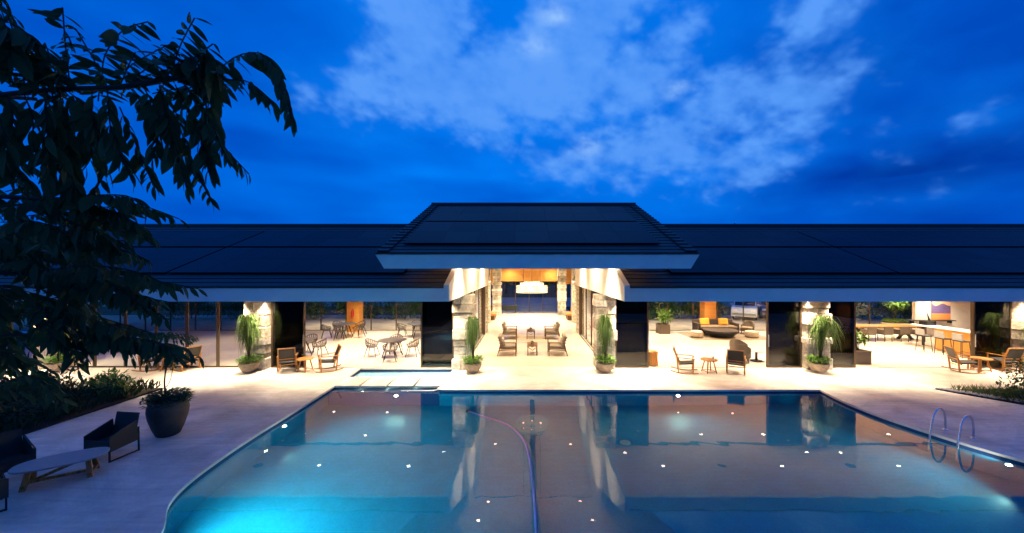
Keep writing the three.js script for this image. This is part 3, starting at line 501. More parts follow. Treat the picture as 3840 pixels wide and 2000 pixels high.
tag(mesh('paper_cone', lathe([[0.045, 0.513], [0.03, 0.58], [0.004, 0.68]], 16).translate(7.16, 0, -14.36), M.white), 'small white cone on the side table before the lounge', 'ornament');

// bowl planters with tall drooping plants
function bowlPlant(x, z, seed, label, { tall = 2.2, droop = 0.55, n = 150, lean = 0, name = 'bowl_planter' } = {}) {
  const r = rng(seed), p = thing(name, label, 'planter', [x, 0, z], r() * TAU);
  mesh('bowl', lathe([[0.0, 0], [0.15, 0], [0.2, 0.03], [0.3, 0.18], [0.35, 0.34], [0.33, 0.38], [0.3, 0.36], [0.29, 0.33], [0, 0.33]], 32), M.pot, p); mesh('soil', cyl(0.285, 0.285, 0.02, 0, 0.325, 0), M.soil, p);
  const plant = thing('drooping_plant', label.replace(/^.*?planter with /, '').replace(/^/, ''), 'plant', [x, 0.34, z], 0);
  const trunkTop = tall * 0.62; mesh('trunk', tube([V(0, 0, 0), V(0.03 + lean * 0.2, trunkTop * 0.5, 0.02), V(lean * 0.4, trunkTop, 0)], 0.04, 16, 8), M.bark, plant);
  const L = new Leaves(seed + 1);
  for (let k = 0; k < n; k++) {
    const h = trunkTop * (0.1 + 0.9 * r() ** 0.65), a = r() * TAU, reach = droop * (0.35 + r() * 0.65), up = (tall - 0.34 - h) * (0.3 + r() * 0.7), dx = cos(a), dz = sin(a), pts = [], fall = 0.5 + r() * 0.7;
    for (let i = 0; i <= 7; i++) { const t = i / 7; pts.push(V(lean * 0.4 * h / trunkTop + dx * reach * (1 - (1 - t) ** 1.7) + lean * t * 0.35, h + up * sin(min(1, t * 1.5) * PI * 0.62) * 1.02 - fall * max(0, t - 0.35) ** 1.5 * 1.5, dz * reach * (1 - (1 - t) ** 1.7))); }
    for (const q of pts) q.y = max(q.y, 0.06);
    L.ribbon(pts, 0.02 + r() * 0.016);
  }
  L.build('fronds', F.palm, plant);
  const U = new Leaves(seed + 2); for (let k = 0; k < 330; k++) { const a = r() * TAU, q = sqrt(r()) * 0.36; U.add(V(cos(a) * q, 0.02 + r() * 0.22 * (1.2 - q), sin(a) * q), V(cos(a) * 0.8, 0.5 - q + r() * 0.7, sin(a) * 0.8), V(0, 1, 0), 0.1 + r() * 0.07, 0.05 + r() * 0.03); } U.build('underplanting', F.bright, plant);
  return p;
}
bowlPlant(-10.78, -14.45, 11, 'shallow stone planter with drooping long-leaved plant beside the rocking chair and white pier', { tall: 2.3, droop: 0.52, n: 300 });
bowlPlant(-2.1, -14.4, 12, 'shallow stone planter with drooping long-leaved plant at the hall entrance beside the stepping slabs', { tall: 2.25, droop: 0.36, n: 260 });
bowlPlant(3.02, -14.45, 13, 'shallow stone planter with drooping long-leaved plant at the hall entrance on the lounge side', { tall: 2.3, droop: 0.4, n: 290 });
bowlPlant(11.25, -14.4, 14, 'shallow stone planter with drooping long-leaved plant arching between lounge and bar rooms', { tall: 2.25, droop: 0.6, n: 270, lean: 0.45 });
bowlPlant(-18.2, -14.5, 15, 'shallow stone planter with drooping long-leaved plant lit behind the garden foliage', { tall: 2.2, droop: 0.6, n: 200 });
bowlPlant(19.75, -14.35, 16, 'shallow stone planter with drooping long-leaved plant before the stone pier beyond the bar', { tall: 2.2, droop: 0.55, n: 170 });

// ---------------------------------------------------------------- room with round tables
const dine0 = (() => {
  const t = thing('wicker_chair', '', 'dining chair', [0, 0, 0], 0, 'openwork dining chairs at the round tables');
  const rim = []; for (let k = 0; k <= 16; k++) { const a = lerp(-2.3, 2.3, k / 16), b = cos(a / 2.3 * PI / 2); rim.push(V(sin(a) * 0.31, 0.6 + 0.2 * b * b, -cos(a) * 0.29 + 0.02)); }
  mesh('rim', tube(rim, 0.016, 48, 6), M.blackMetal, t);
  const list = []; rim.forEach((q, k) => { list.push(tube([q, V(q.x * 0.95, 0.52, q.z * 0.95), V(q.x * 0.7, 0.44, q.z * 0.7)], 0.008, 6, 5)); if (k < 16) { const w = rim[k + 1]; list.push(tube([q, V((q.x + w.x) * 0.47, 0.55, (q.z + w.z) * 0.47), V(rim[min(16, k + 2)].x * 0.7, 0.44, rim[min(16, k + 2)].z * 0.7)], 0.007, 6, 5)); } });
  mesh('lattice', list, M.wickerDark, t); mesh('seat', lathe([[0, 0.43], [0.2, 0.43], [0.225, 0.445], [0.2, 0.455], [0, 0.45]], 24), M.wickerDark, t);
  for (const [x, z] of [[-1, 1], [1, 1], [-1, -1], [1, -1]]) mesh('leg', rod(V(x * 0.27, 0, z * 0.26), V(x * 0.16, 0.44, z * 0.15), 0.014, 0.02), M.blackMetal, t);
  return t;
})();
const round0 = (() => {
  const t = thing('round_table', '', 'dining table', [0, 0, 0], 0, 'dark round dining tables');
  mesh('table_top', lathe([[0, 0.72], [0.58, 0.72], [0.62, 0.735], [0.615, 0.755], [0, 0.757]], 40), M.slate, t);
  for (let k = 0; k < 4; k++) { const a = k / 4 * TAU + 0.6; mesh('leg', rod(V(sin(a) * 0.46, 0, cos(a) * 0.46), V(sin(a) * 0.2, 0.72, cos(a) * 0.2), 0.02, 0.03), M.blackMetal, t); }
  return t;
})();
[[-6.16, -17.05, 'dark round dining table standing nearest the stepping slabs'], [-10.75, -22.0, 'dark round dining table by the timber pier with the red extinguisher'], [-6.5, -22.2, 'dark round dining table by the back windows behind the hall glass'], [-10.4, -17.1, 'dark round dining table behind the dark sliding glass']].forEach(([x, z, label], i) => { if (i) copy(round0, [x, 0, z], i, label); else { round0.position.set(x, 0, z); round0.userData.label = label; } });
const dl = ['openwork dining chair at the round table standing nearest the stepping slabs', 'openwork dining chair at the round table by the timber pier', 'openwork dining chair at the round table by the back windows', 'openwork dining chair at the round table behind the dark glass'];
let dcount = 0;
for (const [cx, cz, angs, R, w] of [[-6.16, -17.05, [0.25, 1.6, 3.3, 4.75], 0.92, 0], [-10.75, -22.0, [0.2, 1.3, 2.5, 4.0, 5.2], 0.95, 1], [-6.5, -22.2, [0.3, 1.9, 3.5, 4.9], 0.9, 2], [-10.4, -17.1, [0.4, 1.55, 3.2, 4.7], 0.9, 3]]) for (const a of angs) {
  const p = [cx + sin(a) * R, 0, cz + cos(a) * R]; if (dcount++) copy(dine0, p, a + PI, dl[w]); else { dine0.position.set(...p); dine0.rotation.y = a + PI; dine0.userData.label = dl[w]; }
}
{ const t = thing('fire_extinguisher', 'red fire extinguisher on the timber pier behind the round tables', 'extinguisher', [-10.95, 0.95, -23.36]); mesh('cylinder', lathe([[0, 0], [0.075, 0.005], [0.08, 0.03], [0.08, 0.36], [0.05, 0.43], [0.025, 0.45]], 20), M.red, t); mesh('valve', [cyl(0.022, 0.022, 0.06, 0, 0.45, 0, 10), box(0.02, 0.02, 0.12, 0, 0.5, 0.04)], M.blackMetal, t); mesh('hose', tube([V(0.02, 0.47, 0), V(0.1, 0.42, 0.02), V(0.11, 0.2, 0.03), V(0.085, 0.08, 0.03)], 0.011, 16, 6), M.rubber, t); }

// ---------------------------------------------------------------- hall seating
tag(mesh('hall_rug', box(2.6, 0.012, 2.2, 0.22, 0.003, -21.4), M.linen), 'pale rug under the rear pair of hall armchairs', 'rug');
const arm0 = (() => { // faces +x
  const t = thing('lounge_armchair', '', 'armchair', [0, 0, 0], 0, 'taupe armchairs in the hall');
  for (const s of [-1, 1]) {
    mesh('front_leg', beam(V(0.38, 0, s * 0.46), V(0.38, 0.6, s * 0.46), 0.045, 0.045), M.darkWood, t); mesh('rear_leg', beam(V(-0.46, 0, s * 0.46), V(-0.3, 0.62, s * 0.46), 0.045, 0.045), M.darkWood, t);
    mesh('armrest', box(0.8, 0.03, 0.07, 0.02, 0.6, s * 0.46, 0, 0, 0, 0.008), M.darkWood, t); mesh('side_rail', beam(V(-0.4, 0.26, s * 0.46), V(0.38, 0.3, s * 0.46), 0.03, 0.06), M.darkWood, t);
  }
  for (let k = 0; k < 4; k++) mesh('back_slat', box(0.025, 0.05, 0.9, -0.33 - k * 0.035, 0.44 + k * 0.12, 0, 0, 0, 0.28), M.darkWood, t);
  mesh('seat_cushion', box(0.72, 0.15, 0.86, 0.02, 0.3, 0, 0, 0, 0.06, 0.05), M.taupe, t); mesh('back_cushion', box(0.15, 0.5, 0.86, -0.3, 0.42, 0, 0, 0, 0.3, 0.05), M.taupe, t); mesh('pillow', box(0.12, 0.34, 0.42, -0.2, 0.46, 0.18, 0, 0.15, 0.35, 0.05), M.linen, t);
  return t;
})();
[[-0.9, -17.5, 0, 'taupe armchair in the hall, front pair, on the side of the round tables'], [1.38, -17.5, PI, 'taupe armchair in the hall, front pair, on the lounge side'], [-1.0, -21.45, 0, 'taupe armchair on the pale rug, on the side of the round tables'], [1.42, -21.45, PI, 'taupe armchair on the pale rug, on the lounge side']].forEach(([x, z, a, label], i) => { if (i) copy(arm0, [x, 0, z], a, label); else { arm0.position.set(x, 0, z); arm0.userData.label = label; } });
const low0 = (() => {
  const t = thing('low_table', 'low wooden table between the front pair of hall armchairs', 'low table', [0.24, 0, -17.5], 0, 'low tables in the hall');
  mesh('table_top', box(0.48, 0.05, 0.75, 0, 0.42, 0, 0, 0, 0, 0.01), M.darkWood, t);
  for (const [x, z] of [[-1, 1], [1, 1], [-1, -1], [1, -1]]) mesh('leg', box(0.04, 0.42, 0.04, x * 0.21, 0, z * 0.34), M.darkWood, t);
  for (const z of [-0.34, 0.34]) { mesh('brace', beam(V(-0.21, 0.4, z), V(0, 0.24, z), 0.025, 0.025), M.darkWood, t); mesh('brace', beam(V(0.21, 0.4, z), V(0, 0.24, z), 0.025, 0.025), M.darkWood, t); }
  return t;
})();
copy(low0, [0.2, 0.016, -21.45], 0, 'low wooden table on the pale rug in the hall');
function smallPot(x, y, z, label, s = 1, seed = 3) { const t = thing('table_plant', label, 'plant', [x, y, z]); mesh('pot', lathe([[0, 0], [0.06, 0], [0.09, 0.08], [0.085, 0.09], [0.07, 0.075], [0, 0.075]].map(([a, b]) => [a * s, b * s]), 18), M.pot, t); const L = new Leaves(seed), r = rng(seed); for (let k = 0; k < 60; k++) { const d = onBall(r); d.y = abs(d.y); L.add(V(0, 0.08 * s, 0), d, V(0, 1, 0.1), 0.12 * s, 0.04 * s); } L.build('leaves', F.mid, t); }
smallPot(0.24, 0.472, -17.4, 'small potted plant on the front low table in the hall', 1, 5); smallPot(0.2, 0.488, -21.3, 'small potted plant on the low table over the rug', 1, 6);
for (const [x, label] of [[-2.75, 'orange upholstered bench against the lobby wall on the side of the round tables'], [3.35, 'orange upholstered bench against the lobby wall on the lounge side']]) { const t = thing('bench', label, 'bench', [x, 0, -29.6], 0, 'orange benches in the lobby'); mesh('seat', box(0.55, 0.14, 1.7, 0, 0.36, 0, 0, 0, 0, 0.04), M.rust, t); mesh('base', box(0.45, 0.3, 1.5, 0, 0.03, 0), M.darkWood, t); mesh('backrest', box(0.1, 0.35, 1.7, x < 0 ? -0.24 : 0.24, 0.5, 0, 0, 0, 0, 0.03), M.rust, t); }
{ const t = thing('flower_stand', 'orange flowers in a pot on a low table behind the hall glass', 'flowers', [3.85, 0, -22.3]); mesh('stand', [cyl(0.3, 0.3, 0.03, 0, 0.4, 0), cyl(0.04, 0.04, 0.4, 0, 0, 0, 12), cyl(0.2, 0.2, 0.02, 0, 0, 0)], M.teak, t); mesh('pot', lathe([[0, 0.43], [0.1, 0.43], [0.15, 0.62], [0.13, 0.63], [0, 0.6]], 20), M.rust, t); const L = new Leaves(31), r = rng(32); bush(L, r, [0, 0.85, 0], [0.3, 0.25, 0.3], 150, 0.13, 0.07); L.build('blossom', phys({ color: lin(0.6, 0.2, 0.03), vertexColors: true, roughness: 0.8, transmission: 0.3 }), t); }

// ---------------------------------------------------------------- lounge
function tubShell(rx, rz, arc, y0, yArm, yBack, th) { // a curved back and arms in one bent sheet with thickness
  const p = [], ix = [], N = 22; for (let i = 0; i <= N; i++) { const a = lerp(-arc, arc, i / N), b = cos(a / arc * PI / 2), y = yArm + (yBack - yArm) * b * b, o = [sin(a) * rx, -cos(a) * rz], q = [sin(a) * (rx - th), -cos(a) * (rz - th)], f = 1 + 0.12 * b; p.push(o[0], y0, o[1], o[0] * f, y, o[1] * f, q[0] * f, y, q[1] * f, q[0], y0, q[1]); if (i) { const s = 4 * i - 4; for (let k = 0; k < 4; k++) { const m = (k + 1) % 4; ix.push(s + k, s + m, s + 4 + k, s + m, s + 4 + m, s + 4 + k); } } }
  const e = 4 * N; ix.push(0, 2, 1, 0, 3, 2, e, e + 1, e + 2, e, e + 2, e + 3); let g = new THREE.BufferGeometry(); g.setAttribute('position', new THREE.Float32BufferAttribute(p, 3)); g.setIndex(ix); g = g.toNonIndexed(); g.computeVertexNormals(); return boxUV(g);
}
tag(mesh('lounge_rug', box(4.6, 0.012, 2.6, 11.7, 0.003, -22.2), M.taupe), 'taupe rug under the lounge sofa group', 'rug');
{
  const s = thing('sofa', 'dark wicker sofa with ochre cushions before the back windows', 'sofa', [11.6, 0.015, -23.0]);
  mesh('base', box(2.5, 0.3, 0.85, 0, 0.06, 0, 0, 0, 0, 0.03), M.wickerDark, s); mesh('seat_cushion', box(2.3, 0.14, 0.75, 0, 0.36, 0.05, 0, 0, 0, 0.05), M.taupe, s); mesh('backrest', box(2.5, 0.5, 0.14, 0, 0.32, -0.38, -0.12, 0, 0, 0.03), M.wickerDark, s);
  for (const k of [-1, 1]) mesh('armrest', box(0.16, 0.34, 0.85, k * 1.17, 0.32, 0, 0, 0, 0, 0.03), M.wickerDark, s); for (const k of [-1, 1]) for (const j of [-1, 1]) mesh('foot', cyl(0.03, 0.035, 0.06, k * 1.1, 0, j * 0.34, 10), M.blackMetal, s);
  for (const [x, label] of [[10.95, 'ochre cushion on the sofa beside the timber pier'], [12.1, 'ochre cushion on the sofa toward the wicker chair']]) tag(mesh('cushion', new RoundedBoxGeometry(0.58, 0.42, 0.16, 3, 0.07).rotateX(-0.25).translate(x, 0.73, -23.05), M.ochre), label, 'cushion', 'ochre sofa cushions');
  const c = thing('drum_coffee_table', 'wide dark bowl-shaped coffee table on the lounge rug', 'coffee table', [11.35, 0.015, -21.95]); mesh('bowl_base', lathe([[0, 0], [0.55, 0], [0.75, 0.12], [0.9, 0.3], [0.93, 0.38], [0, 0.38]], 40), M.slate, c); mesh('table_top', lathe([[0, 0.38], [0.94, 0.381], [0.95, 0.4], [0, 0.405]], 40), M.wickerDark, c);
  const o0 = thing('pouf', 'beige woven pouf on the rug beside the bowl coffee table and sofa end', 'pouf', [9.85, 0.015, -21.7], 0, 'beige poufs in the lounge'); mesh('body', lathe([[0, 0], [0.3, 0], [0.36, 0.08], [0.37, 0.25], [0.32, 0.36], [0, 0.38]], 28), M.linen, o0); mesh('piping', new THREE.TorusGeometry(0.35, 0.012, 6, 32).rotateX(PI / 2).translate(0, 0.31, 0), M.taupe, o0);
  copy(o0, [13.05, 0.015, -21.7], 0.4, 'beige woven pouf beside the wicker lounge chair by the dark glass');
  const w = thing('wicker_armchair', '', 'armchair', [9.2, 0, -16.05], 2.7, 'grey wicker armchairs in the lounge');
  mesh('shell', tubShell(0.37, 0.35, 1.75, 0.2, 0.54, 0.8, 0.055), M.wicker, w); mesh('seat_cushion', box(0.6, 0.16, 0.58, 0, 0.28, 0.02, 0, 0, 0, 0.05), M.taupe, w); mesh('base', box(0.58, 0.1, 0.56, 0, 0.18, 0), M.wicker, w); for (const k of [-1, 1]) for (const j of [-1, 1]) mesh('leg', rod(V(k * 0.27, 0, j * 0.26), V(k * 0.24, 0.2, j * 0.23), 0.02), M.blackMetal, w);
  w.userData.label = 'grey wicker armchair behind the black-backed rocking chair';
  copy(w, [9.75, 0, -17.2], 2.4, 'grey wicker armchair deeper in the lounge beside the dark glass edge'); copy(w, [13.4, 0.015, -22.7], -0.9, 'wicker armchair beside the sofa and poufs');
  const st = thing('round_side_table', 'low round side table with a pale top beside the wicker armchairs', 'side table', [9.95, 0, -16.2]); mesh('table_top', lathe([[0, 0.42], [0.3, 0.42], [0.31, 0.45], [0, 0.455]], 28), M.linen, st); mesh('pedestal', [cyl(0.05, 0.05, 0.42, 0, 0, 0, 14), cyl(0.24, 0.22, 0.03, 0, 0, 0, 24)], M.slate, st);
  const ls = thing('carved_stool', 'carved orange wood stool beside the dark glass leaf', 'stool', [5.18, 0, -15.5]); mesh('body', lathe([[0, 0], [0.2, 0], [0.23, 0.06], [0.17, 0.28], [0.21, 0.52], [0.19, 0.6], [0, 0.61]], 20), M.wood, ls); for (let k = 0; k < 6; k++) { const a = k / 6 * TAU; mesh('rib', tube([V(sin(a) * 0.22, 0.03, cos(a) * 0.22), V(sin(a) * 0.2, 0.3, cos(a) * 0.2), V(sin(a) * 0.215, 0.57, cos(a) * 0.215)], 0.03, 10, 6), M.rust, ls); }
}
function boxPlant(x, z, label, { w = 0.55, h = 0.5, R = 0.55, y = 0.85, n = 500, mat = M.wicker, leaves = F.bright, seed = 1, len = 0.2, wid = 0.07 } = {}) {
  const t = thing('planter_box', label, 'planter', [x, 0, z]); mesh('box', [box(w, h, w, 0, 0, 0, 0, 0, 0, 0.015)], mat, t); mesh('lip', [slab(-w / 2 - 0.01, w / 2 + 0.01, h, h + 0.03, -w / 2 - 0.01, -w / 2 + 0.04), slab(-w / 2 - 0.01, w / 2 + 0.01, h, h + 0.03, w / 2 - 0.04, w / 2 + 0.01), slab(-w / 2 - 0.01, -w / 2 + 0.04, h, h + 0.03, -w / 2 + 0.04, w / 2 - 0.04), slab(w / 2 - 0.04, w / 2 + 0.01, h, h + 0.03, -w / 2 + 0.04, w / 2 - 0.04)], mat, t); mesh('soil', slab(-w / 2 + 0.04, w / 2 - 0.04, h + 0.002, h + 0.02, -w / 2 + 0.04, w / 2 - 0.04), M.soil, t);
  const p = thing('leafy_plant', label.replace('planter', 'plant growing from the planter'), 'plant', [x, h, z]); const L = new Leaves(seed), r = rng(seed); for (let k = 0; k < 9; k++) { const a = r() * TAU, q = r() * R * 0.7, e = V(cos(a) * q, y - h + (r() - 0.5) * 0.25, sin(a) * q); mesh('stem', tube([V(cos(a) * 0.05, 0, sin(a) * 0.05), V(e.x * 0.4, e.y * 0.6, e.z * 0.4), e], 0.012, 8, 5), M.bark, p); for (let i = 0; i < n / 9; i++) { const d = onBall(r); L.add(e.clone().addScaledVector(d, r() * R * 0.5), d.add(V(0, -0.1, 0)), V(0, 1, 0.1), len * (0.6 + r() * 0.8), wid * (0.6 + r() * 0.8)); } } L.build('foliage', leaves, p);
}
boxPlant(8.4, -23.1, 'woven box planter of bushy greenery by the back windows', { w: 0.66, h: 0.55, R: 0.6, y: 1.1, seed: 41 });
boxPlant(14.05, -15.9, 'woven square planter with a young shrub just inside the bar room', { w: 0.66, h: 0.52, R: 0.4, y: 1.05, n: 140, seed: 42, len: 0.16, wid: 0.09 });

// ---------------------------------------------------------------- bar room
{
  const b = thing('bar_counter', 'long bar counter of orange timber panels with a white stone top', 'bar', [20.5, 0, -17.4]);
  for (let k = 0; k < 5; k++) mesh('front_panel', box(0.06, 1.02, 0.405, -0.34, 0.03, -0.82 + k * 0.41), M.panelWood, b);
  for (let k = 0; k < 2; k++) mesh('end_panel', box(0.34, 1.02, 0.05, -0.16 + k * 0.345, 0.03, 1.05), M.panelWood, b);
  mesh('plinth', box(0.6, 0.06, 2.06, 0.02, 0, 0), M.slate, b); mesh('body', box(0.56, 0.98, 2.02, 0.0, 0.05, 0), M.darkWood, b); mesh('counter_top', box(0.85, 0.05, 3.3, 0.02, 1.055, -0.55, 0, 0, 0, 0.012), M.white, b); mesh('counter_leg', box(0.08, 1.05, 0.08, 0.2, 0, -2.1), M.slate, b);
  const st0 = thing('bar_stool', 'grey bar stool with black legs pulled up to the timber bar', 'bar stool', [19.5, 0, -16.75], PI / 2, 'bar stools along the timber bar');
  mesh('seat', box(0.42, 0.06, 0.4, 0, 0.72, 0, 0, 0, 0, 0.02), M.slate, st0); mesh('backrest', box(0.42, 0.3, 0.04, 0, 0.78, -0.19, -0.12, 0, 0, 0.015), M.grey, st0); for (const k of [-1, 1]) for (const j of [-1, 1]) mesh('leg', rod(V(k * 0.2, 0, j * 0.2), V(k * 0.16, 0.74, j * 0.16), 0.013), M.blackMetal, st0); for (const j of [-1, 1]) mesh('footrest', rod(V(-0.19, 0.25, j * 0.19), V(0.19, 0.25, j * 0.19), 0.01), M.blackMetal, st0);
  copy(st0, [19.4, 0, -17.4], PI / 2); copy(st0, [19.3, 0, -18.15], PI / 2);
  const d = thing('coffee_machine', 'black coffee machine standing at the end of the bar', 'machine', [20.6, 1.105, -19.2]); mesh('body', box(0.5, 0.22, 0.4, 0, 0, 0, 0, 0, 0, 0.02), M.blackMetal, d); mesh('spout', rod(V(0.1, 0.22, 0), V(-0.02, 0.62, 0), 0.05, 0.012), M.blackMetal, d); mesh('tray', box(0.7, 0.02, 0.44, 0, -0.001, 0), M.steel, d);
  const s = thing('bar_shelf', 'slim dark shelf along the white wall behind the bar', 'shelf', [23.6, 0.95, -21.8]); mesh('board', box(2.6, 0.05, 0.3, 0, 0, 0), M.slate, s); for (const k of [-1.1, 1.1]) mesh('bracket', box(0.04, 0.14, 0.24, k, -0.14, -0.02), M.blackMetal, s);
  const cv = document.createElement('canvas'); cv.width = 256; cv.height = 320; const g = cv.getContext('2d'), r = rng(5);
  g.fillStyle = '#ecc8a2'; g.fillRect(0, 0, 256, 320); for (let i = 0; i < 900; i++) { g.fillStyle = `rgba(${230 + r() * 20 | 0},${190 + r() * 30 | 0},${150 + r() * 40 | 0},0.25)`; g.fillRect(r() * 256, r() * 130, 30 + r() * 50, 3); }
  g.fillStyle = '#6a5a8a'; g.beginPath(); g.moveTo(0, 92); for (let x = 0; x <= 256; x += 8) g.lineTo(x, 112 + 14 * sin(x / 31) + (x < 50 ? -22 * (1 - x / 50) : 0)); g.lineTo(256, 230); g.lineTo(0, 220); g.fill();
  for (let i = 0; i < 700; i++) { g.fillStyle = `rgba(${70 + r() * 60 | 0},${60 + r() * 50 | 0},${110 + r() * 60 | 0},0.35)`; g.fillRect(r() * 256, 125 + r() * 95, 20 + r() * 40, 3); }
  g.fillStyle = '#cf8b4c'; g.fillRect(0, 222, 256, 98); for (let i = 0; i < 500; i++) { g.fillStyle = `rgba(${190 + r() * 50 | 0},${120 + r() * 50 | 0},${60 + r() * 40 | 0},0.35)`; g.fillRect(r() * 256, 225 + r() * 95, 20 + r() * 50, 3); }
  const ct = new THREE.CanvasTexture(cv); ct.colorSpace = THREE.SRGBColorSpace;
  const pt = thing('landscape_painting', 'abstract landscape painting of purple hills and orange ground on the white wall', 'painting', [24.35, 1.65, -21.96]); mesh('stretcher', box(1.12, 1.5, 0.04, 0, -0.75, -0.01), M.linen, pt); mesh('canvas', new THREE.PlaneGeometry(1.12, 1.5).translate(0, 0, 0.013), std({ map: ct, roughness: 0.85 }), pt);
  const tb = thing('long_table', 'long timber dining table on crossed legs by the back windows', 'dining table', [20.4, 0, -21.3]); mesh('table_top', box(4.3, 0.07, 0.95, 0, 0.69, 0, 0, 0, 0, 0.015), M.wood, tb); for (const x of [-1.5, 1.1]) { mesh('leg', beam(V(x - 0.35, 0, 0), V(x + 0.3, 0.69, 0), 0.1, 0.12), M.slate, tb); mesh('leg', beam(V(x + 0.35, 0, 0.13), V(x - 0.3, 0.69, 0.13), 0.1, 0.12), M.slate, tb); }
  const ch0 = thing('tub_chair', 'brown tub chair pushed up to the long timber table', 'dining chair', [19.7, 0, -20.55], PI, 'tub chairs along the long table'); mesh('shell', [-1, 0, 1].map((k) => box(k ? 0.05 : 0.5, k ? 0.22 : 0.4, k ? 0.42 : 0.06, k * 0.25, 0.44, k ? 0.02 : -0.22, 0, 0, 0, 0.02)), M.wicker, ch0); mesh('seat', box(0.5, 0.1, 0.48, 0, 0.38, 0.02, 0, 0, 0, 0.03), M.wicker, ch0); for (const k of [-1, 1]) for (const j of [-1, 1]) mesh('leg', rod(V(k * 0.2, 0, j * 0.2), V(k * 0.2, 0.39, j * 0.2), 0.015), M.blackMetal, ch0);
  copy(ch0, [20.6, 0, -20.55], PI); copy(ch0, [21.5, 0, -20.55], PI); copy(ch0, [18.8, 0, -20.55], PI);
  const pl = thing('long_planter', 'long pale planter of low greenery under a slender tree by the back windows', 'planter', [22.95, 0, -23.3]); mesh('box', box(1.3, 0.62, 0.5, 0, 0, 0, 0, 0, 0, 0.015), M.linen, pl); const L = new Leaves(51), r2 = rng(52); for (let k = 0; k < 420; k++) L.add(V((r2() - 0.5) * 1.25, 0.63 + r2() * 0.12, (r2() - 0.5) * 0.45), V((r2() - 0.5) * 0.8, 1, (r2() - 0.5) * 0.8), V(0.1, 0.2, 1), 0.2, 0.05); L.build('greenery', F.bright, pl);
  const tr = thing('indoor_tree', 'slender bright green tree growing from the long planter', 'tree', [23.0, 0.6, -23.3]); mesh('trunk', tube([V(0, 0, 0), V(0.02, 0.6, 0), V(-0.02, 1.0, 0.02), V(0.0, 1.45, 0)], 0.025, 16, 6), M.bark, tr); const C = new Leaves(53), r3 = rng(54); for (let k = 0; k < 12; k++) { const a = r3() * TAU, h = 0.55 + r3() * 0.95, e = V(cos(a) * 0.6 * r3(), h + 0.1, sin(a) * 0.35 * r3()); bush(C, r3, [e.x, e.y, e.z], [0.3, 0.2, 0.25], 60, 0.15, 0.07); } C.build('crown', F.bright, tr);
  downlight('planter_downlight', 'downlight over the slender indoor tree', 'downlights over the indoor tree', [23.0, 3.118, -22.95], 60, 0.8);
}

// ---------------------------------------------------------------- poolside deck furniture
const deckArm = (() => { // faces +z
  const t = thing('deck_armchair', '', 'armchair', [0, 0, 0], 0, 'black woven armchairs on the pool deck');
  mesh('backrest', box(0.56, 0.48, 0.035, 0, 0.31, -0.3, -0.24, 0, 0, 0.01), M.weave, t);
  for (const s of [-1, 1]) {
    const sh = new THREE.Shape([[-0.3, 0.24], [0.36, 0.2], [0.36, 0.49], [-0.26, 0.66]].map((p) => new THREE.Vector2(...p))); const g = new THREE.ExtrudeGeometry(sh, { depth: 0.03, bevelEnabled: false }); g.rotateY(-PI / 2).translate(s * 0.29 + 0.015, 0, 0); mesh('side_panel', boxUV(g), M.weave, t);
    mesh('front_leg', beam(V(s * 0.28, 0, 0.33), V(s * 0.28, 0.3, 0.33), 0.028, 0.028), M.blackMetal, t); mesh('rear_leg', beam(V(s * 0.28, 0, -0.34), V(s * 0.28, 0.5, -0.33), 0.028, 0.028), M.blackMetal, t); mesh('skid', beam(V(s * 0.28, 0.016, 0.33), V(s * 0.28, 0.016, -0.34), 0.026, 0.026), M.blackMetal, t);
  }
  mesh('seat', box(0.55, 0.09, 0.6, 0, 0.24, 0.03, 0.05, 0, 0, 0.02), M.weave, t); mesh('front_panel', box(0.55, 0.2, 0.03, 0, 0.21, 0.345), M.weave, t);
  t.scale.set(1.02, 1.06, 0.78);
  return t;
})();
[[-8.86, -7.98, -0.12, 'black woven armchair beyond the oval table, near the urn'], [-9.9, -7.05, 1.2, 'black woven armchair with its back to the planting bed'], [-9.0, -6.1, 2.6, 'black woven armchair on the side of the oval table away from the urn']].forEach(([x, z, a, label], i) => { if (i) copy(deckArm, [x, 0, z], a, label); else { deckArm.position.set(x, 0, z); deckArm.rotation.y = a; deckArm.userData.label = label; } });
{
  const t = thing('oval_coffee_table', 'low oval coffee table with a stone-grey top on crossed timber trestles', 'coffee table', [-8.83, 0, -7.08], 0.62);
  const s = new THREE.Shape(); for (let k = 0; k < 48; k++) { const a = k / 48 * TAU, ex = 2.6, c = cos(a), n = sin(a), x = Math.sign(c) * abs(c) ** (2 / ex) * 0.6, y = Math.sign(n) * abs(n) ** (2 / ex) * 0.33; k ? s.lineTo(x, y) : s.moveTo(x, y); } s.closePath();
  const g = new THREE.ExtrudeGeometry(s, { depth: 0.016, bevelEnabled: true, bevelSize: 0.012, bevelThickness: 0.01, bevelSegments: 2, curveSegments: 8 }); g.rotateX(-PI / 2).translate(0, 0.365, 0); mesh('table_top', boxUV(g), M.grey, t);
  for (const x of [-0.36, 0.36]) { for (const z of [-1, 1]) mesh('leg', beam(V(x + Math.sign(x) * 0.05, 0, z * 0.2), V(x, 0.355, z * 0.1), 0.07, 0.05), M.teak, t); mesh('foot_bar', box(0.05, 0.05, 0.44, x + Math.sign(x) * 0.045, 0.05, 0), M.teak, t); }
  mesh('diagonal_brace', beam(V(-0.36, 0.09, 0.0), V(0.3, 0.33, 0), 0.05, 0.045), M.teak, t); mesh('stretcher', box(0.72, 0.045, 0.05, 0, 0.08, 0.07), M.teak, t);
}
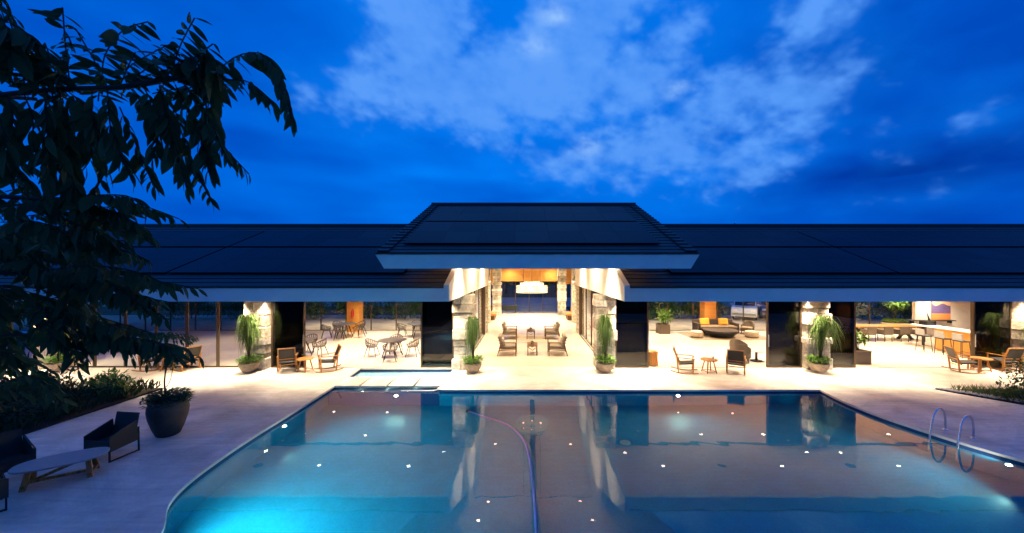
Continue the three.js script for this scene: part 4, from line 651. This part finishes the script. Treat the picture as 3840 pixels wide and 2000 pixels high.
{
  const u = thing('dark_urn', 'large dark glazed urn standing on the open deck', 'urn', [-8.66, 0, -9.0]); u.scale.set(0.78, 0.98, 0.78); mesh('vessel', lathe([[0, 0], [0.25, 0], [0.29, 0.02], [0.38, 0.2], [0.47, 0.45], [0.5, 0.62], [0.485, 0.74], [0.45, 0.79], [0.47, 0.83], [0.46, 0.85], [0.4, 0.84], [0.39, 0.78], [0, 0.78]], 44), M.urn, u); mesh('rim_band', new THREE.TorusGeometry(0.462, 0.02, 8, 44).rotateX(PI / 2).translate(0, 0.845, 0), M.urn, u); mesh('soil', cyl(0.39, 0.39, 0.02, 0, 0.782, 0), M.soil, u);
  const t = thing('urn_tree', 'slender small tree with a flat drooping crown growing from the dark urn', 'tree', [-8.66, 0.79, -9.0]); mesh('trunk', tube([V(-0.05, 0, 0), V(-0.07, 0.5, 0.02), V(-0.03, 1.0, 0), V(-0.08, 1.55, 0)], 0.016, 24, 6), M.bark, t); mesh('branch', tube([V(-0.04, 0.85, 0), V(0.08, 1.0, 0.02), V(0.2, 1.12, 0.05)], 0.008, 10, 5), M.bark, t); mesh('branch', tube([V(-0.05, 0.35, 0), V(0.06, 0.5, 0.02), V(0.12, 0.85, 0)], 0.008, 10, 5), M.bark, t);
  const L = new Leaves(71), r = rng(72); for (let k = 0; k < 240; k++) { const a = r() * TAU, q = sqrt(r()) * 0.62; L.add(V(-0.12 + cos(a) * q * 1.1, 1.66 - q * q * 0.45 + (r() - 0.5) * 0.06, sin(a) * q * 0.8), V(cos(a), -0.55 - q, sin(a)), V(0, 1, 0.05), 0.13, 0.045); } bush(L, r, [0.16, 1.08, 0.04], [0.18, 0.2, 0.15], 50, 0.09, 0.05); bush(L, r, [0.12, 0.85, 0], [0.1, 0.2, 0.1], 24, 0.09, 0.05); L.build('crown', F.tree, t);
  const p = thing('urn_underplanting', 'dark trailing greenery spilling over the urn rim', 'plant', [-8.66, 0.79, -9.0]); const U = new Leaves(73); for (let k = 0; k < 620; k++) { const a = r() * TAU, q = sqrt(r()) * 0.4; U.add(V(cos(a) * q, 0.04 + r() * 0.16 * (1.4 - q) + (q > 0.34 ? -r() * 0.1 : 0), sin(a) * q), V(cos(a) * 0.9, 0.3 + r() * 0.6 - q, sin(a) * 0.9), V(0, 1, 0.02), 0.09 + r() * 0.06, 0.045); } for (let k = 0; k < 60; k++) { U.add(V(0.32 + r() * 0.2, 0.06 + r() * 0.14, (r() - 0.5) * 0.3), onBall(r), V(0, 1, 0.02), 0.1, 0.045); U.add(V(-0.34 - r() * 0.16, 0.0 + r() * 0.12, (r() - 0.5) * 0.4), onBall(r), V(0, 1, 0.02), 0.1, 0.045); } U.build('foliage', F.tree, p);
}

// ---------------------------------------------------------------- planting beds
{
  tag(mesh('planting_bed', prism([[-12.16, 3.5], [-12.16, 12.44], [-34, 12.44], [-34, 3.5]].reverse(), -0.1, 0.03), M.soil), 'dark soil bed of shrubs along the deck edge', 'bed', null, 'structure');
  tag(mesh('planting_bed', prism([[13.6, 12.3], [14.7, 10.95], [16.6, 9.3], [20, 7.1], [26, 5.1], [34, 5.1], [34, 12.3]], -0.1, 0.03), M.soil), 'dark soil bed with grass in the deck corner', 'bed', null, 'structure');
  tag(mesh('planting_bed', prism([[-12, 0.5], [-6.0, 0.5], [-6.0, 4.5], [-12, 4.5]], -0.1, 0.03), M.soil), 'soil bed at the foot of the overhanging tree', 'bed', null, 'structure');
  const r = rng(81), G = new Leaves(82);
  for (let k = 0; k < 9000; k++) { const x = -12.05 - r() ** 1.3 * 10, d = 3.6 + r() * 8.7; G.add(V(x, 0.04 + r() * 0.22, -d), V(r() - 0.5 + (x > -12.5 ? 0.3 : 0), 0.7 + r(), r() - 0.5), V(0.2, 0.3, 1), 0.16 + r() * 0.14, 0.035 + r() * 0.03); }
  tag(G.build('ground_cover', F.dark), 'low dark leafy ground cover filling the bed beside the urn deck', 'ground cover', null, 'stuff');
  const H = new Leaves(83); for (let k = 0; k < 7000; k++) { const x = 13.8 + r() * 9, d = 9.5 + r() * 2.75; if (12.3 - (x - 13.6) * 1.2 > d) continue; H.add(V(x, 0.03, -d), V((r() - 0.5) * 0.8, 1, (r() - 0.5) * 0.8), V(0.2, 0.2, 1), 0.14 + r() * 0.16, 0.014); }
  tag(H.build('corner_grass', leafMat(0.09, 0.16, 0.04)), 'short grass in the corner bed beside the deck', 'grass', null, 'stuff');
  const peb = []; for (let k = 0; k < 330; k++) { const t = r(), x = lerp(13.55, 14.75, t) + r() * 0.34, d = lerp(12.3, 10.95, t) + r() * 0.12; peb.push(ball(0.03 + r() * 0.03, x, 0.035, -d, 1.2, 0.6, 1, 6)); } tag(mesh('gravel_edge', peb, M.grey), 'grey gravel edging of the corner bed', 'gravel', null, 'stuff');
  const shrubs = [[-12.75, -11.6, 0.55, 0.55, 'light green shrub at the terrace end of the planting bed', F.mid], [-13.6, -11.9, 0.6, 0.5, 'rounded shrub before the lit terrace, second from the bed corner', F.mid], [-14.6, -11.3, 0.7, 0.6, 'dark rounded shrub before the lit terrace', F.dark], [-15.8, -11.2, 0.7, 0.7, 'taller dark shrub before the lit bowl planter', F.dark], [-12.8, -10.3, 0.5, 0.42, 'low spreading shrub at the deck edge opposite the urn', F.dark], [-12.9, -9.2, 0.55, 0.4, 'low dark shrub at the deck edge opposite the armchairs', F.dark], [-14.0, -9.6, 0.7, 0.65, 'dense dark shrub deep in the planting bed', F.dark], [-13.2, -8.0, 0.6, 0.45, 'dark shrub at the picture-side end of the deck bed', F.dark]];
  shrubs[7][4] = 'dark shrub in the bed behind the black woven armchairs';
  shrubs.forEach(([x, z, R, h, label, m], i) => { const t = thing('shrub', label, 'shrub', [x, 0, z]); for (let k = 0; k < 5; k++) mesh('stem', rod(V((r() - 0.5) * 0.1, 0, (r() - 0.5) * 0.1), V((r() - 0.5) * R, h, (r() - 0.5) * R), 0.012, 0.006, 5), M.bark, t); const L = new Leaves(200 + i), q = rng(300 + i); for (let k = 0; k < 6; k++) bush(L, q, [(q() - 0.5) * R, h * (0.5 + q() * 0.6), (q() - 0.5) * R], [R * 0.55, h * 0.45, R * 0.55], 110, 0.15, 0.06); L.build('foliage', m, t); });
  const cb = thing('corner_bush', 'dark glossy bush standing in the grass corner near the rocking chairs', 'bush', [15.45, 0, -11.45]); for (let k = 0; k < 7; k++) mesh('stem', rod(V((r() - 0.5) * 0.1, 0, 0), V((r() - 0.5) * 1.0, 0.6 + r() * 0.6, (r() - 0.5) * 0.6), 0.014, 0.006, 5), M.bark, cb); const L = new Leaves(85), q = rng(86); for (const [x, y, z, R] of [[-0.55, 0.35, 0.1, 0.4], [0.0, 0.6, 0, 0.45], [0.45, 0.9, -0.1, 0.45], [-0.1, 0.85, -0.2, 0.35], [0.7, 0.5, 0.1, 0.5], [0.3, 0.3, 0.2, 0.5], [-0.8, 0.22, 0.1, 0.3]]) bush(L, q, [x, y, z], [R, R * 0.8, R], 130, 0.13, 0.06); L.build('foliage', F.tree, cb);
}

// ---------------------------------------------------------------- behind the pavilion
{
  tag(mesh('driveway', [slab(-60, 60, -0.13, -0.02, -24.2, -32.2), slab(-3.4, 4.0, -0.13, -0.02, -34.3, -40)], M.paving), 'pale paved forecourt behind the pavilion', 'driveway', null, 'structure');
  tag(mesh('road', [slab(-120, 120, -0.13, -0.03, -40, -52)], M.road), 'grey asphalt road beyond the entrance', 'road', null, 'structure');
  const r = rng(91);
  const island = new Leaves(92); for (let k = 0; k < 2500; k++) island.add(V(-9 + r() * 8, -0.08, -36 - r() * 3.5), V((r() - 0.5) * 0.8, 1, (r() - 0.5) * 0.8), V(0.2, 0.2, 1), 0.3, 0.05); tag(island.build('verge_grass', F.mid), 'grass verge between forecourt and road', 'grass', null, 'stuff');
  const hedges = [[-27, -30], [-22.5, -30.2], [-18, -30], [-13.8, -30.3], [-9.8, -30], [-6.2, -30.2], [7, -30.1], [10.4, -30], [13.8, -30.3], [23, -30.1], [25.5, -30.2], [30, -30], [34.5, -30.3]];
  hedges.forEach(([x, z], i) => { const t = thing('hedge_shrub', 'broad green hedge shrub beyond the back windows', 'shrub', [x, 0, z], 0, 'hedge shrubs beyond the back windows'); const L = new Leaves(400 + i), q = rng(500 + i); for (let k = 0; k < 10; k++) bush(L, q, [(q() - 0.5) * 3.4, 0.5 + q() * 1.2, (q() - 0.5) * 0.8], [1.1, 0.65, 0.7], 230, 0.28, 0.11); L.build('foliage', F.mid, t); mesh('stem', rod(V(0, -0.1, 0), V(0, 0.7, 0), 0.05, 0.03, 6), M.bark, t); });
  for (let i = 0; i < 14; i++) { const x = -42 + i * 6.4 + r() * 2, z = -56 - r() * 8, h = 5 + r() * 2.5; const t = thing('far_tree', 'dark broadleaf tree beyond the road', 'tree', [x, 0, z], 0, 'trees beyond the road'); mesh('trunk', rod(V(0, -0.1, 0), V(0.2, h * 0.6, 0), 0.16, 0.08, 8), M.bark, t); const L = new Leaves(600 + i), q = rng(700 + i); for (let k = 0; k < 9; k++) bush(L, q, [(q() - 0.5) * 4, h * 0.35 + q() * h * 0.4, (q() - 0.5) * 3], [1.6, 1.0, 1.4], 120, 0.55, 0.26); L.build('crown', F.tree, t); }
}
function suv(label, [x, z], turn, paint) {
  const t = thing('parked_car', label, 'car', [x, 0, z], turn, 'cars on the forecourt'), L = 4.4, ww = 1.78;
  const ex = (pts, w, y = 0, b = 0.06) => { const g = new THREE.ExtrudeGeometry(new THREE.Shape(pts.map((p) => new THREE.Vector2(...p))), { depth: w - 2 * b, bevelEnabled: true, bevelSize: b, bevelThickness: b, bevelSegments: 3 }); g.translate(0, 0, -(w - 2 * b) / 2); return g; };
  mesh('body', ex([[-2.1, 0.35], [2.1, 0.35], [2.12, 0.62], [1.95, 0.9], [1.1, 1.0], [-2.05, 1.02], [-2.14, 0.7]], ww), paint, t); mesh('cabin', ex([[-1.95, 1.0], [1.0, 1.0], [0.3, 1.58], [-1.7, 1.62]], ww - 0.2), paint, t);
  const win = (pts, s) => { const g = new THREE.ShapeGeometry(new THREE.Shape(pts.map((p) => new THREE.Vector2(...p)))); if (s < 0) g.rotateY(PI).scale(-1, 1, 1); return g.translate(0, 0, s * (ww / 2 - 0.095)); };
  for (const s of [-1, 1]) { mesh('side_window', win([[-1.75, 1.08], [-0.5, 1.08], [-0.5, 1.52], [-1.6, 1.52]], s), M.carGlass, t); mesh('side_window', win([[-0.42, 1.08], [0.78, 1.08], [0.24, 1.52], [-0.42, 1.52]], s), M.carGlass, t); mesh('headlight', box(0.12, 0.16, 0.34, 2.08, 0.68, s * 0.62, 0, 0, 0, 0.03), M.white, t); mesh('tail_light', box(0.08, 0.3, 0.16, -2.13, 0.75, s * 0.74), M.red, t); mesh('mirror', box(0.12, 0.12, 0.2, 0.62, 1.05, s * 0.95, 0, 0, 0, 0.03), paint, t); }
  mesh('windscreen', new THREE.PlaneGeometry(1.4, 0.82).rotateY(PI / 2).rotateZ(0.885).translate(0.72, 1.31, 0), M.carGlass, t); mesh('rear_window', new THREE.PlaneGeometry(1.35, 0.5).rotateY(-PI / 2).rotateZ(-0.38).translate(-1.92, 1.32, 0), M.carGlass, t);
  mesh('bumper', [box(0.1, 0.2, 1.6, 2.13, 0.36, 0, 0, 0, 0, 0.03), box(0.1, 0.2, 1.6, -2.13, 0.36, 0, 0, 0, 0, 0.03)], M.grey, t);
  for (const a of [-1.35, 1.32]) for (const s of [-1, 1]) { const w = sub('wheel', t); mesh('tyre', new THREE.TorusGeometry(0.26, 0.085, 10, 24).translate(a, 0.34, s * 0.8), M.rubber, w); mesh('rim', new THREE.CylinderGeometry(0.2, 0.2, 0.14, 20).rotateX(PI / 2).translate(a, 0.34, s * 0.8), M.steel, w); }
}
suv('white car parked on the forecourt seen through the lounge windows', [17.9, -30.6], -2.15, M.carWhite);
suv('dark blue car parked beside the white one beyond the lounge', [20.3, -30.9], -2.1, phys({ color: lin(0.02, 0.05, 0.16), roughness: 0.3, clearcoat: 1, clearcoatRoughness: 0.05 }));

// ---------------------------------------------------------------- the overhanging tree
const SPRAYS = [[[-3.05,5.86,-3.6],[-2.78,6.06,-3.6],[-2.55,6.07,-3.6],[-2.38,5.86,-3.6],[-2.27,5.44,-3.6]],
[[-2.98,5.85,-3.65],[-2.74,5.83,-3.65],[-2.47,5.62,-3.65]],
[[-3.44,5.9,-3.6],[-3.34,6.17,-3.6],[-3.21,6.42,-3.6]],
[[-3.43,5.91,-3.55],[-3.2,5.99,-3.55],[-2.99,6.14,-3.55]],
[[-4.22,5.86,-3.7],[-4.19,6.11,-3.7],[-4.0,6.37,-3.7],[-3.76,6.45,-3.7]],
[[-4.29,5.72,-3.5],[-4.33,6.07,-3.5],[-4.36,6.45,-3.5]],
[[-4.58,5.67,-3.4],[-4.64,6.01,-3.4],[-4.73,6.3,-3.4]],
[[-4.69,6.23,-3.4],[-4.55,6.14,-3.4],[-4.44,6.03,-3.4]],
[[-4.66,6.25,-3.3],[-4.59,6.06,-3.3],[-4.57,5.81,-3.3]],
[[-4.6,5.71,-3.45],[-4.65,5.93,-3.45],[-4.76,6.08,-3.45]],
[[-3.32,5.79,-3.6],[-3.09,5.48,-3.6],[-2.92,5.12,-3.6]],
[[-3.49,5.82,-3.7],[-3.26,5.36,-3.7],[-3.14,4.93,-3.7]],
[[-3.6,5.79,-3.65],[-3.48,5.31,-3.65],[-3.33,4.8,-3.65]],
[[-3.38,5.94,-3.75],[-3.18,5.78,-3.75],[-3.22,5.42,-3.75]],
[[-3.7,5.75,-3.6],[-3.55,5.44,-3.6],[-3.61,5.06,-3.6]],
[[-3.92,5.79,-3.7],[-3.73,5.56,-3.7],[-3.61,5.36,-3.7]],
[[-3.94,5.68,-3.5],[-3.9,5.29,-3.5],[-3.71,4.86,-3.5]],
[[-4.2,5.73,-3.6],[-4.2,5.44,-3.6],[-4.14,5.21,-3.6]],
[[-4.37,5.69,-3.55],[-4.16,5.5,-3.55],[-4.11,5.27,-3.55]],
[[-4.46,5.67,-3.5],[-4.42,5.29,-3.5],[-4.53,4.95,-3.5]],
[[-4.4,5.62,-3.4],[-4.37,5.14,-3.4],[-4.37,4.67,-3.4]],
[[-4.45,5.68,-3.55],[-4.37,5.12,-3.55],[-4.31,4.74,-3.55]],
[[-4.72,5.64,-3.5],[-4.64,5.4,-3.5],[-4.66,5.03,-3.5]],
[[-4.73,5.58,-3.4],[-4.69,5.36,-3.4],[-4.73,5.18,-3.4]],
[[-4.8,5.07,-3.4],[-4.69,4.93,-3.4],[-4.58,4.8,-3.4]],
[[-4.66,5.32,-3.3],[-4.62,5.11,-3.3],[-4.66,4.87,-3.3]],
[[-3.82,5.83,-3.6],[-3.59,5.98,-3.6],[-3.36,6.09,-3.6]],
[[-3.68,5.83,-3.65],[-3.44,5.99,-3.65],[-3.21,5.99,-3.65]],
[[-3.24,5.98,-3.6],[-3.13,6.06,-3.6],[-3.17,5.79,-3.6]],
[[-3.17,6.17,-3.6],[-3.01,5.98,-3.6],[-3.09,5.63,-3.6]],
[[-3.93,5.77,-3.6],[-3.82,6.02,-3.6],[-3.78,6.09,-3.6]],
[[-4.85,5.71,-3.6],[-4.7,5.9,-3.6],[-4.43,5.86,-3.6]],
[[-5.22,4.6,-3.7],[-4.75,4.69,-3.7],[-4.28,4.73,-3.7],[-3.92,4.71,-3.7],[-3.81,4.62,-3.7]],
[[-4.76,4.71,-3.8],[-4.35,4.63,-3.8],[-3.99,4.47,-3.8]],
[[-4.96,4.67,-3.8],[-4.64,4.47,-3.8],[-4.31,4.35,-3.8]],
[[-4.68,4.54,-3.9],[-4.26,4.48,-3.9],[-3.99,4.36,-3.9]],
[[-5.22,4.46,-3.7],[-4.83,4.46,-3.7],[-4.52,4.3,-3.7]],
[[-5.01,4.32,-4.0],[-4.54,4.28,-4.0],[-4.24,4.15,-4.0]],
[[-5.48,3.98,-4.2],[-4.81,4.03,-4.2],[-4.32,3.94,-4.2],[-4.03,3.8,-4.2]],
[[-5.39,3.94,-4.2],[-4.81,3.89,-4.2],[-4.46,3.67,-4.2],[-4.23,3.49,-4.2]],
[[-5.39,3.8,-4.3],[-4.79,3.71,-4.3],[-4.38,3.68,-4.3],[-4.24,3.62,-4.3]],
[[-5.74,3.61,-4.4],[-5.18,3.42,-4.4],[-4.67,3.28,-4.4]],
[[-5.64,3.41,-4.5],[-4.97,3.19,-4.5],[-4.58,3.14,-4.5],[-4.25,3.02,-4.5]],
[[-5.49,3.26,-4.5],[-4.92,3.12,-4.5],[-4.44,3.07,-4.5],[-4.2,2.93,-4.5]],
[[-5.93,3.33,-4.4],[-5.56,3.23,-4.4],[-5.37,3.0,-4.4]],
[[-5.37,3.2,-4.6],[-5.03,3.15,-4.6],[-4.88,2.9,-4.6]]];
{
  const t = thing('overhanging_tree', 'dark leaning tree whose long drooping sprays of leaves hang over the deck', 'tree', [-7.4, 0, -3.4]), O = V(-7.4, 0, -3.4), rel = (a) => V(a[0], a[1], a[2]).sub(O);
  { // tapered, slightly crooked trunk
    const c = new THREE.CatmullRomCurve3([V(0, -0.1, 0), V(0.12, 1.2, -0.12), V(-0.04, 2.4, -0.05), V(0.1, 3.6, -0.2), V(0.3, 4.8, -0.12), V(0.25, 6.0, -0.2), V(0.55, 7.2, -0.1)]), p = [], ix = [], uv = []; for (let i = 0; i <= 36; i++) { const o = c.getPoint(i / 36), q = i / 36; for (let k = 0; k <= 12; k++) { const w = k / 12 * TAU, R = lerp(0.17, 0.03, q ** 0.8) * (1 + 0.16 * noise3(cos(w) * 2 + 5, q * 9, sin(w) * 2)) + (i < 3 ? 0.05 * (3 - i) / 3 : 0); p.push(o.x + cos(w) * R, o.y, o.z + sin(w) * R); uv.push(k / 4, q * 6); if (i && k) { const s = 13 * (i - 1) + k - 1; ix.push(s, s + 13, s + 1, s + 1, s + 13, s + 14); } } }
    const g = new THREE.BufferGeometry(); g.setAttribute('position', new THREE.Float32BufferAttribute(p, 3)); g.setAttribute('uv', new THREE.Float32BufferAttribute(uv, 2)); g.setIndex(ix); g.computeVertexNormals(); mesh('trunk', g, M.bark, t); }
  for (let k = 0; k < 9; k++) { const w = k * 2.4, y = 3.6 + k * 0.38, l = 1.2 + (k % 3) * 0.3; mesh('branch', tube([V(0.15, y, -0.15), V(0.15 + cos(w) * l * 0.5, y + 0.4, -0.15 + sin(w) * l * 0.5), V(0.15 + cos(w) * l - 0.2, y + 0.55, -0.15 + sin(w) * l)], 0.022, 12, 6), M.bark, t); }
  mesh('branch', tube([V(0.4, 5.0, -0.15), V(1.2, 5.45, -0.2), V(2.32, 5.67, -0.2), V(2.93, 5.73, -0.2), V(3.47, 5.75, -0.2), V(3.96, 5.83, -0.2), V(4.4, 5.89, -0.2)], 0.026, 40, 8), M.bark, t);
  mesh('branch', tube([V(0.3, 4.4, -0.15), V(1.2, 4.75, -0.2), V(2.1, 4.72, -0.3), V(3.0, 4.68, -0.4)], 0.024, 24, 7), M.bark, t);
  mesh('branch', tube([V(0.1, 3.4, -0.15), V(0.7, 3.9, -0.6), V(1.5, 3.95, -0.9), V(2.3, 3.7, -1.1)], 0.026, 24, 7), M.bark, t);
  mesh('branch', tube([V(0.05, 2.6, -0.15), V(0.6, 3.1, -0.7), V(1.3, 3.2, -1.1), V(2.1, 2.95, -1.2)], 0.024, 24, 7), M.bark, t);
  const shapes = [0, 1, 2].map((v) => { // three leaf blades with a bent midrib
    const p = [], ix = []; const N = 6; for (let i = 0; i <= N; i++) { const q = i / N, w = sin(Math.min(1, q * 1.02) * PI) ** 0.75 * (0.16 + v * 0.02) * (1 - q * 0.25), y = -0.16 * q * q - v * 0.05 * q; p.push(-w, y + 0.03 * sin(q * PI), q, 0, y, q, w, y + 0.03 * sin(q * PI), q); if (i) { const a = 3 * (i - 1); ix.push(a, a + 1, a + 3, a + 1, a + 4, a + 3, a + 1, a + 2, a + 4, a + 2, a + 5, a + 4); } }
    const g = new THREE.BufferGeometry(); g.setAttribute('position', new THREE.Float32BufferAttribute(p, 3)); g.setIndex(ix); g.computeVertexNormals(); return g; });
  const r = rng(61), all = [];
  const twigs = [];
  function spray(pts, step, size, drop) {
    const c = new THREE.CatmullRomCurve3(pts), len = c.getLength(), n = max(4, Math.round(len / step)); twigs.push(tube(pts, 0.006, 14, 5));
    for (let i = 1; i <= n; i++) { const q = i / n, p = c.getPointAt(q), tan = c.getTangentAt(q), s = new THREE.Vector3().crossVectors(tan, V(0, 1, 0)); if (s.lengthSq() < 0.02) s.set(r() - 0.5, 0, r() - 0.5); s.normalize();
      for (const k of i === n ? [0] : [-1, 1]) { const d = tan.clone().multiplyScalar(0.75).addScaledVector(s, k * (0.75 + r() * 0.3)).add(V((r() - 0.5) * 0.4, -drop * (0.5 + r() * 0.8), (r() - 0.5) * 0.4)).normalize(); all.push([p, d, size * (0.7 + r() * 0.55) * (0.75 + 0.4 * sin(q * PI)), r()]); } }
  }
  for (const s of SPRAYS) { const near = s[0][2] > -4.1; spray(s.map(rel), near ? 0.066 : 0.075, near ? 0.225 : 0.22, 1.0); if (!near || r() < 0.65) spray(s.map(rel).map((p) => p.clone().add(V((r() - 0.5) * 0.16, -0.04 - r() * 0.1, -0.12 - r() * 0.2))), 0.075, 0.19, 1.1); }
  // the dense lower crown
  for (const [x0, x1, y0, y1, n] of [[-7.2, -5.2, 4.2, 5.0, 12], [-7.3, -5.15, 3.5, 4.4, 30], [-7.4, -5.35, 3.05, 3.6, 17], [-7.8, -5.9, 2.55, 3.1, 19]]) for (let k = 0; k < n; k++) {
    const z = -4.2 - r() * 1.7, kx = -z / 4.6, a = V(lerp(x0, x1, r() * 0.85) * kx, 4 + (lerp(y0, y1, r()) - 4) * kx, z), l = 0.5 + r() * 0.5, dx = 0.5 + r() * 0.6; if (a.x > -5.2 * kx && a.y < 4 - 0.62 * kx && r() < 0.5) continue;
    spray([a, a.clone().add(V(l * dx * 0.5, 0.08, (r() - 0.5) * 0.4)), a.clone().add(V(l * dx, -0.12 - r() * 0.2, (r() - 0.5) * 0.6))].map((p) => p.sub(O)), 0.085, 0.23, 0.7);
  }
  for (let k = 0; k < 110; k++) { const w = k * 2.4 + r(), y = 3.9 + k * 0.033, l = 0.9 + r() * 0.9, a = V(0.15 + cos(w) * l * 0.6, y + 0.4, -0.15 + sin(w) * l * 0.6); if (cos(w) * l > 0.75) continue; spray([a, a.clone().add(V(cos(w) * 0.35, 0.08, sin(w) * 0.35)), a.clone().add(V(cos(w) * 0.75, -0.2, sin(w) * 0.75))], 0.085, 0.22, 0.8); }
  mesh('twigs', twigs, M.bark, t);
  const q = new THREE.Quaternion(), mt = new THREE.Matrix4(), one = V(0, 0, 1);
  const place = (o, [p, d, s, k]) => { const z = d, x = new THREE.Vector3().crossVectors(V(0, 1, 0), z); if (x.lengthSq() < 1e-4) x.set(1, 0, 0); x.normalize(); const y = new THREE.Vector3().crossVectors(z, x); mt.makeBasis(x, y, z); o.quaternion.setFromRotationMatrix(mt).multiply(q.setFromAxisAngle(one, (k - 0.5) * 2.8)); o.position.copy(p); o.scale.setScalar(s); };
  const order = all.map((a, i) => [i, a[2] / hypot(a[0].x + O.x, a[0].y + O.y - 4, a[0].z + O.z) * (a[0].y + O.y > 4.6 && a[0].x + O.x > -5.2 ? 2 : 1)]).sort((a, b) => b[1] - a[1]).map((a) => a[0]);
  order.slice(0, 300).forEach((i, k) => { const m = mesh('leaf', shapes[k % 3], k % 2 ? flatLeaf : flatLeaf2, t); place(m, all[i]); });
  const rest = order.slice(300), im = new THREE.InstancedMesh(shapes[0], flatLeaf, rest.length), dummy = new THREE.Object3D(); rest.forEach((i, k) => { place(dummy, all[i]); dummy.updateMatrix(); im.setMatrixAt(k, dummy.matrix); }); im.name = 'foliage'; im.userData.kind = 'stuff'; im.castShadow = im.receiveShadow = true; t.add(im);
}

renderer.render(scene, camera);
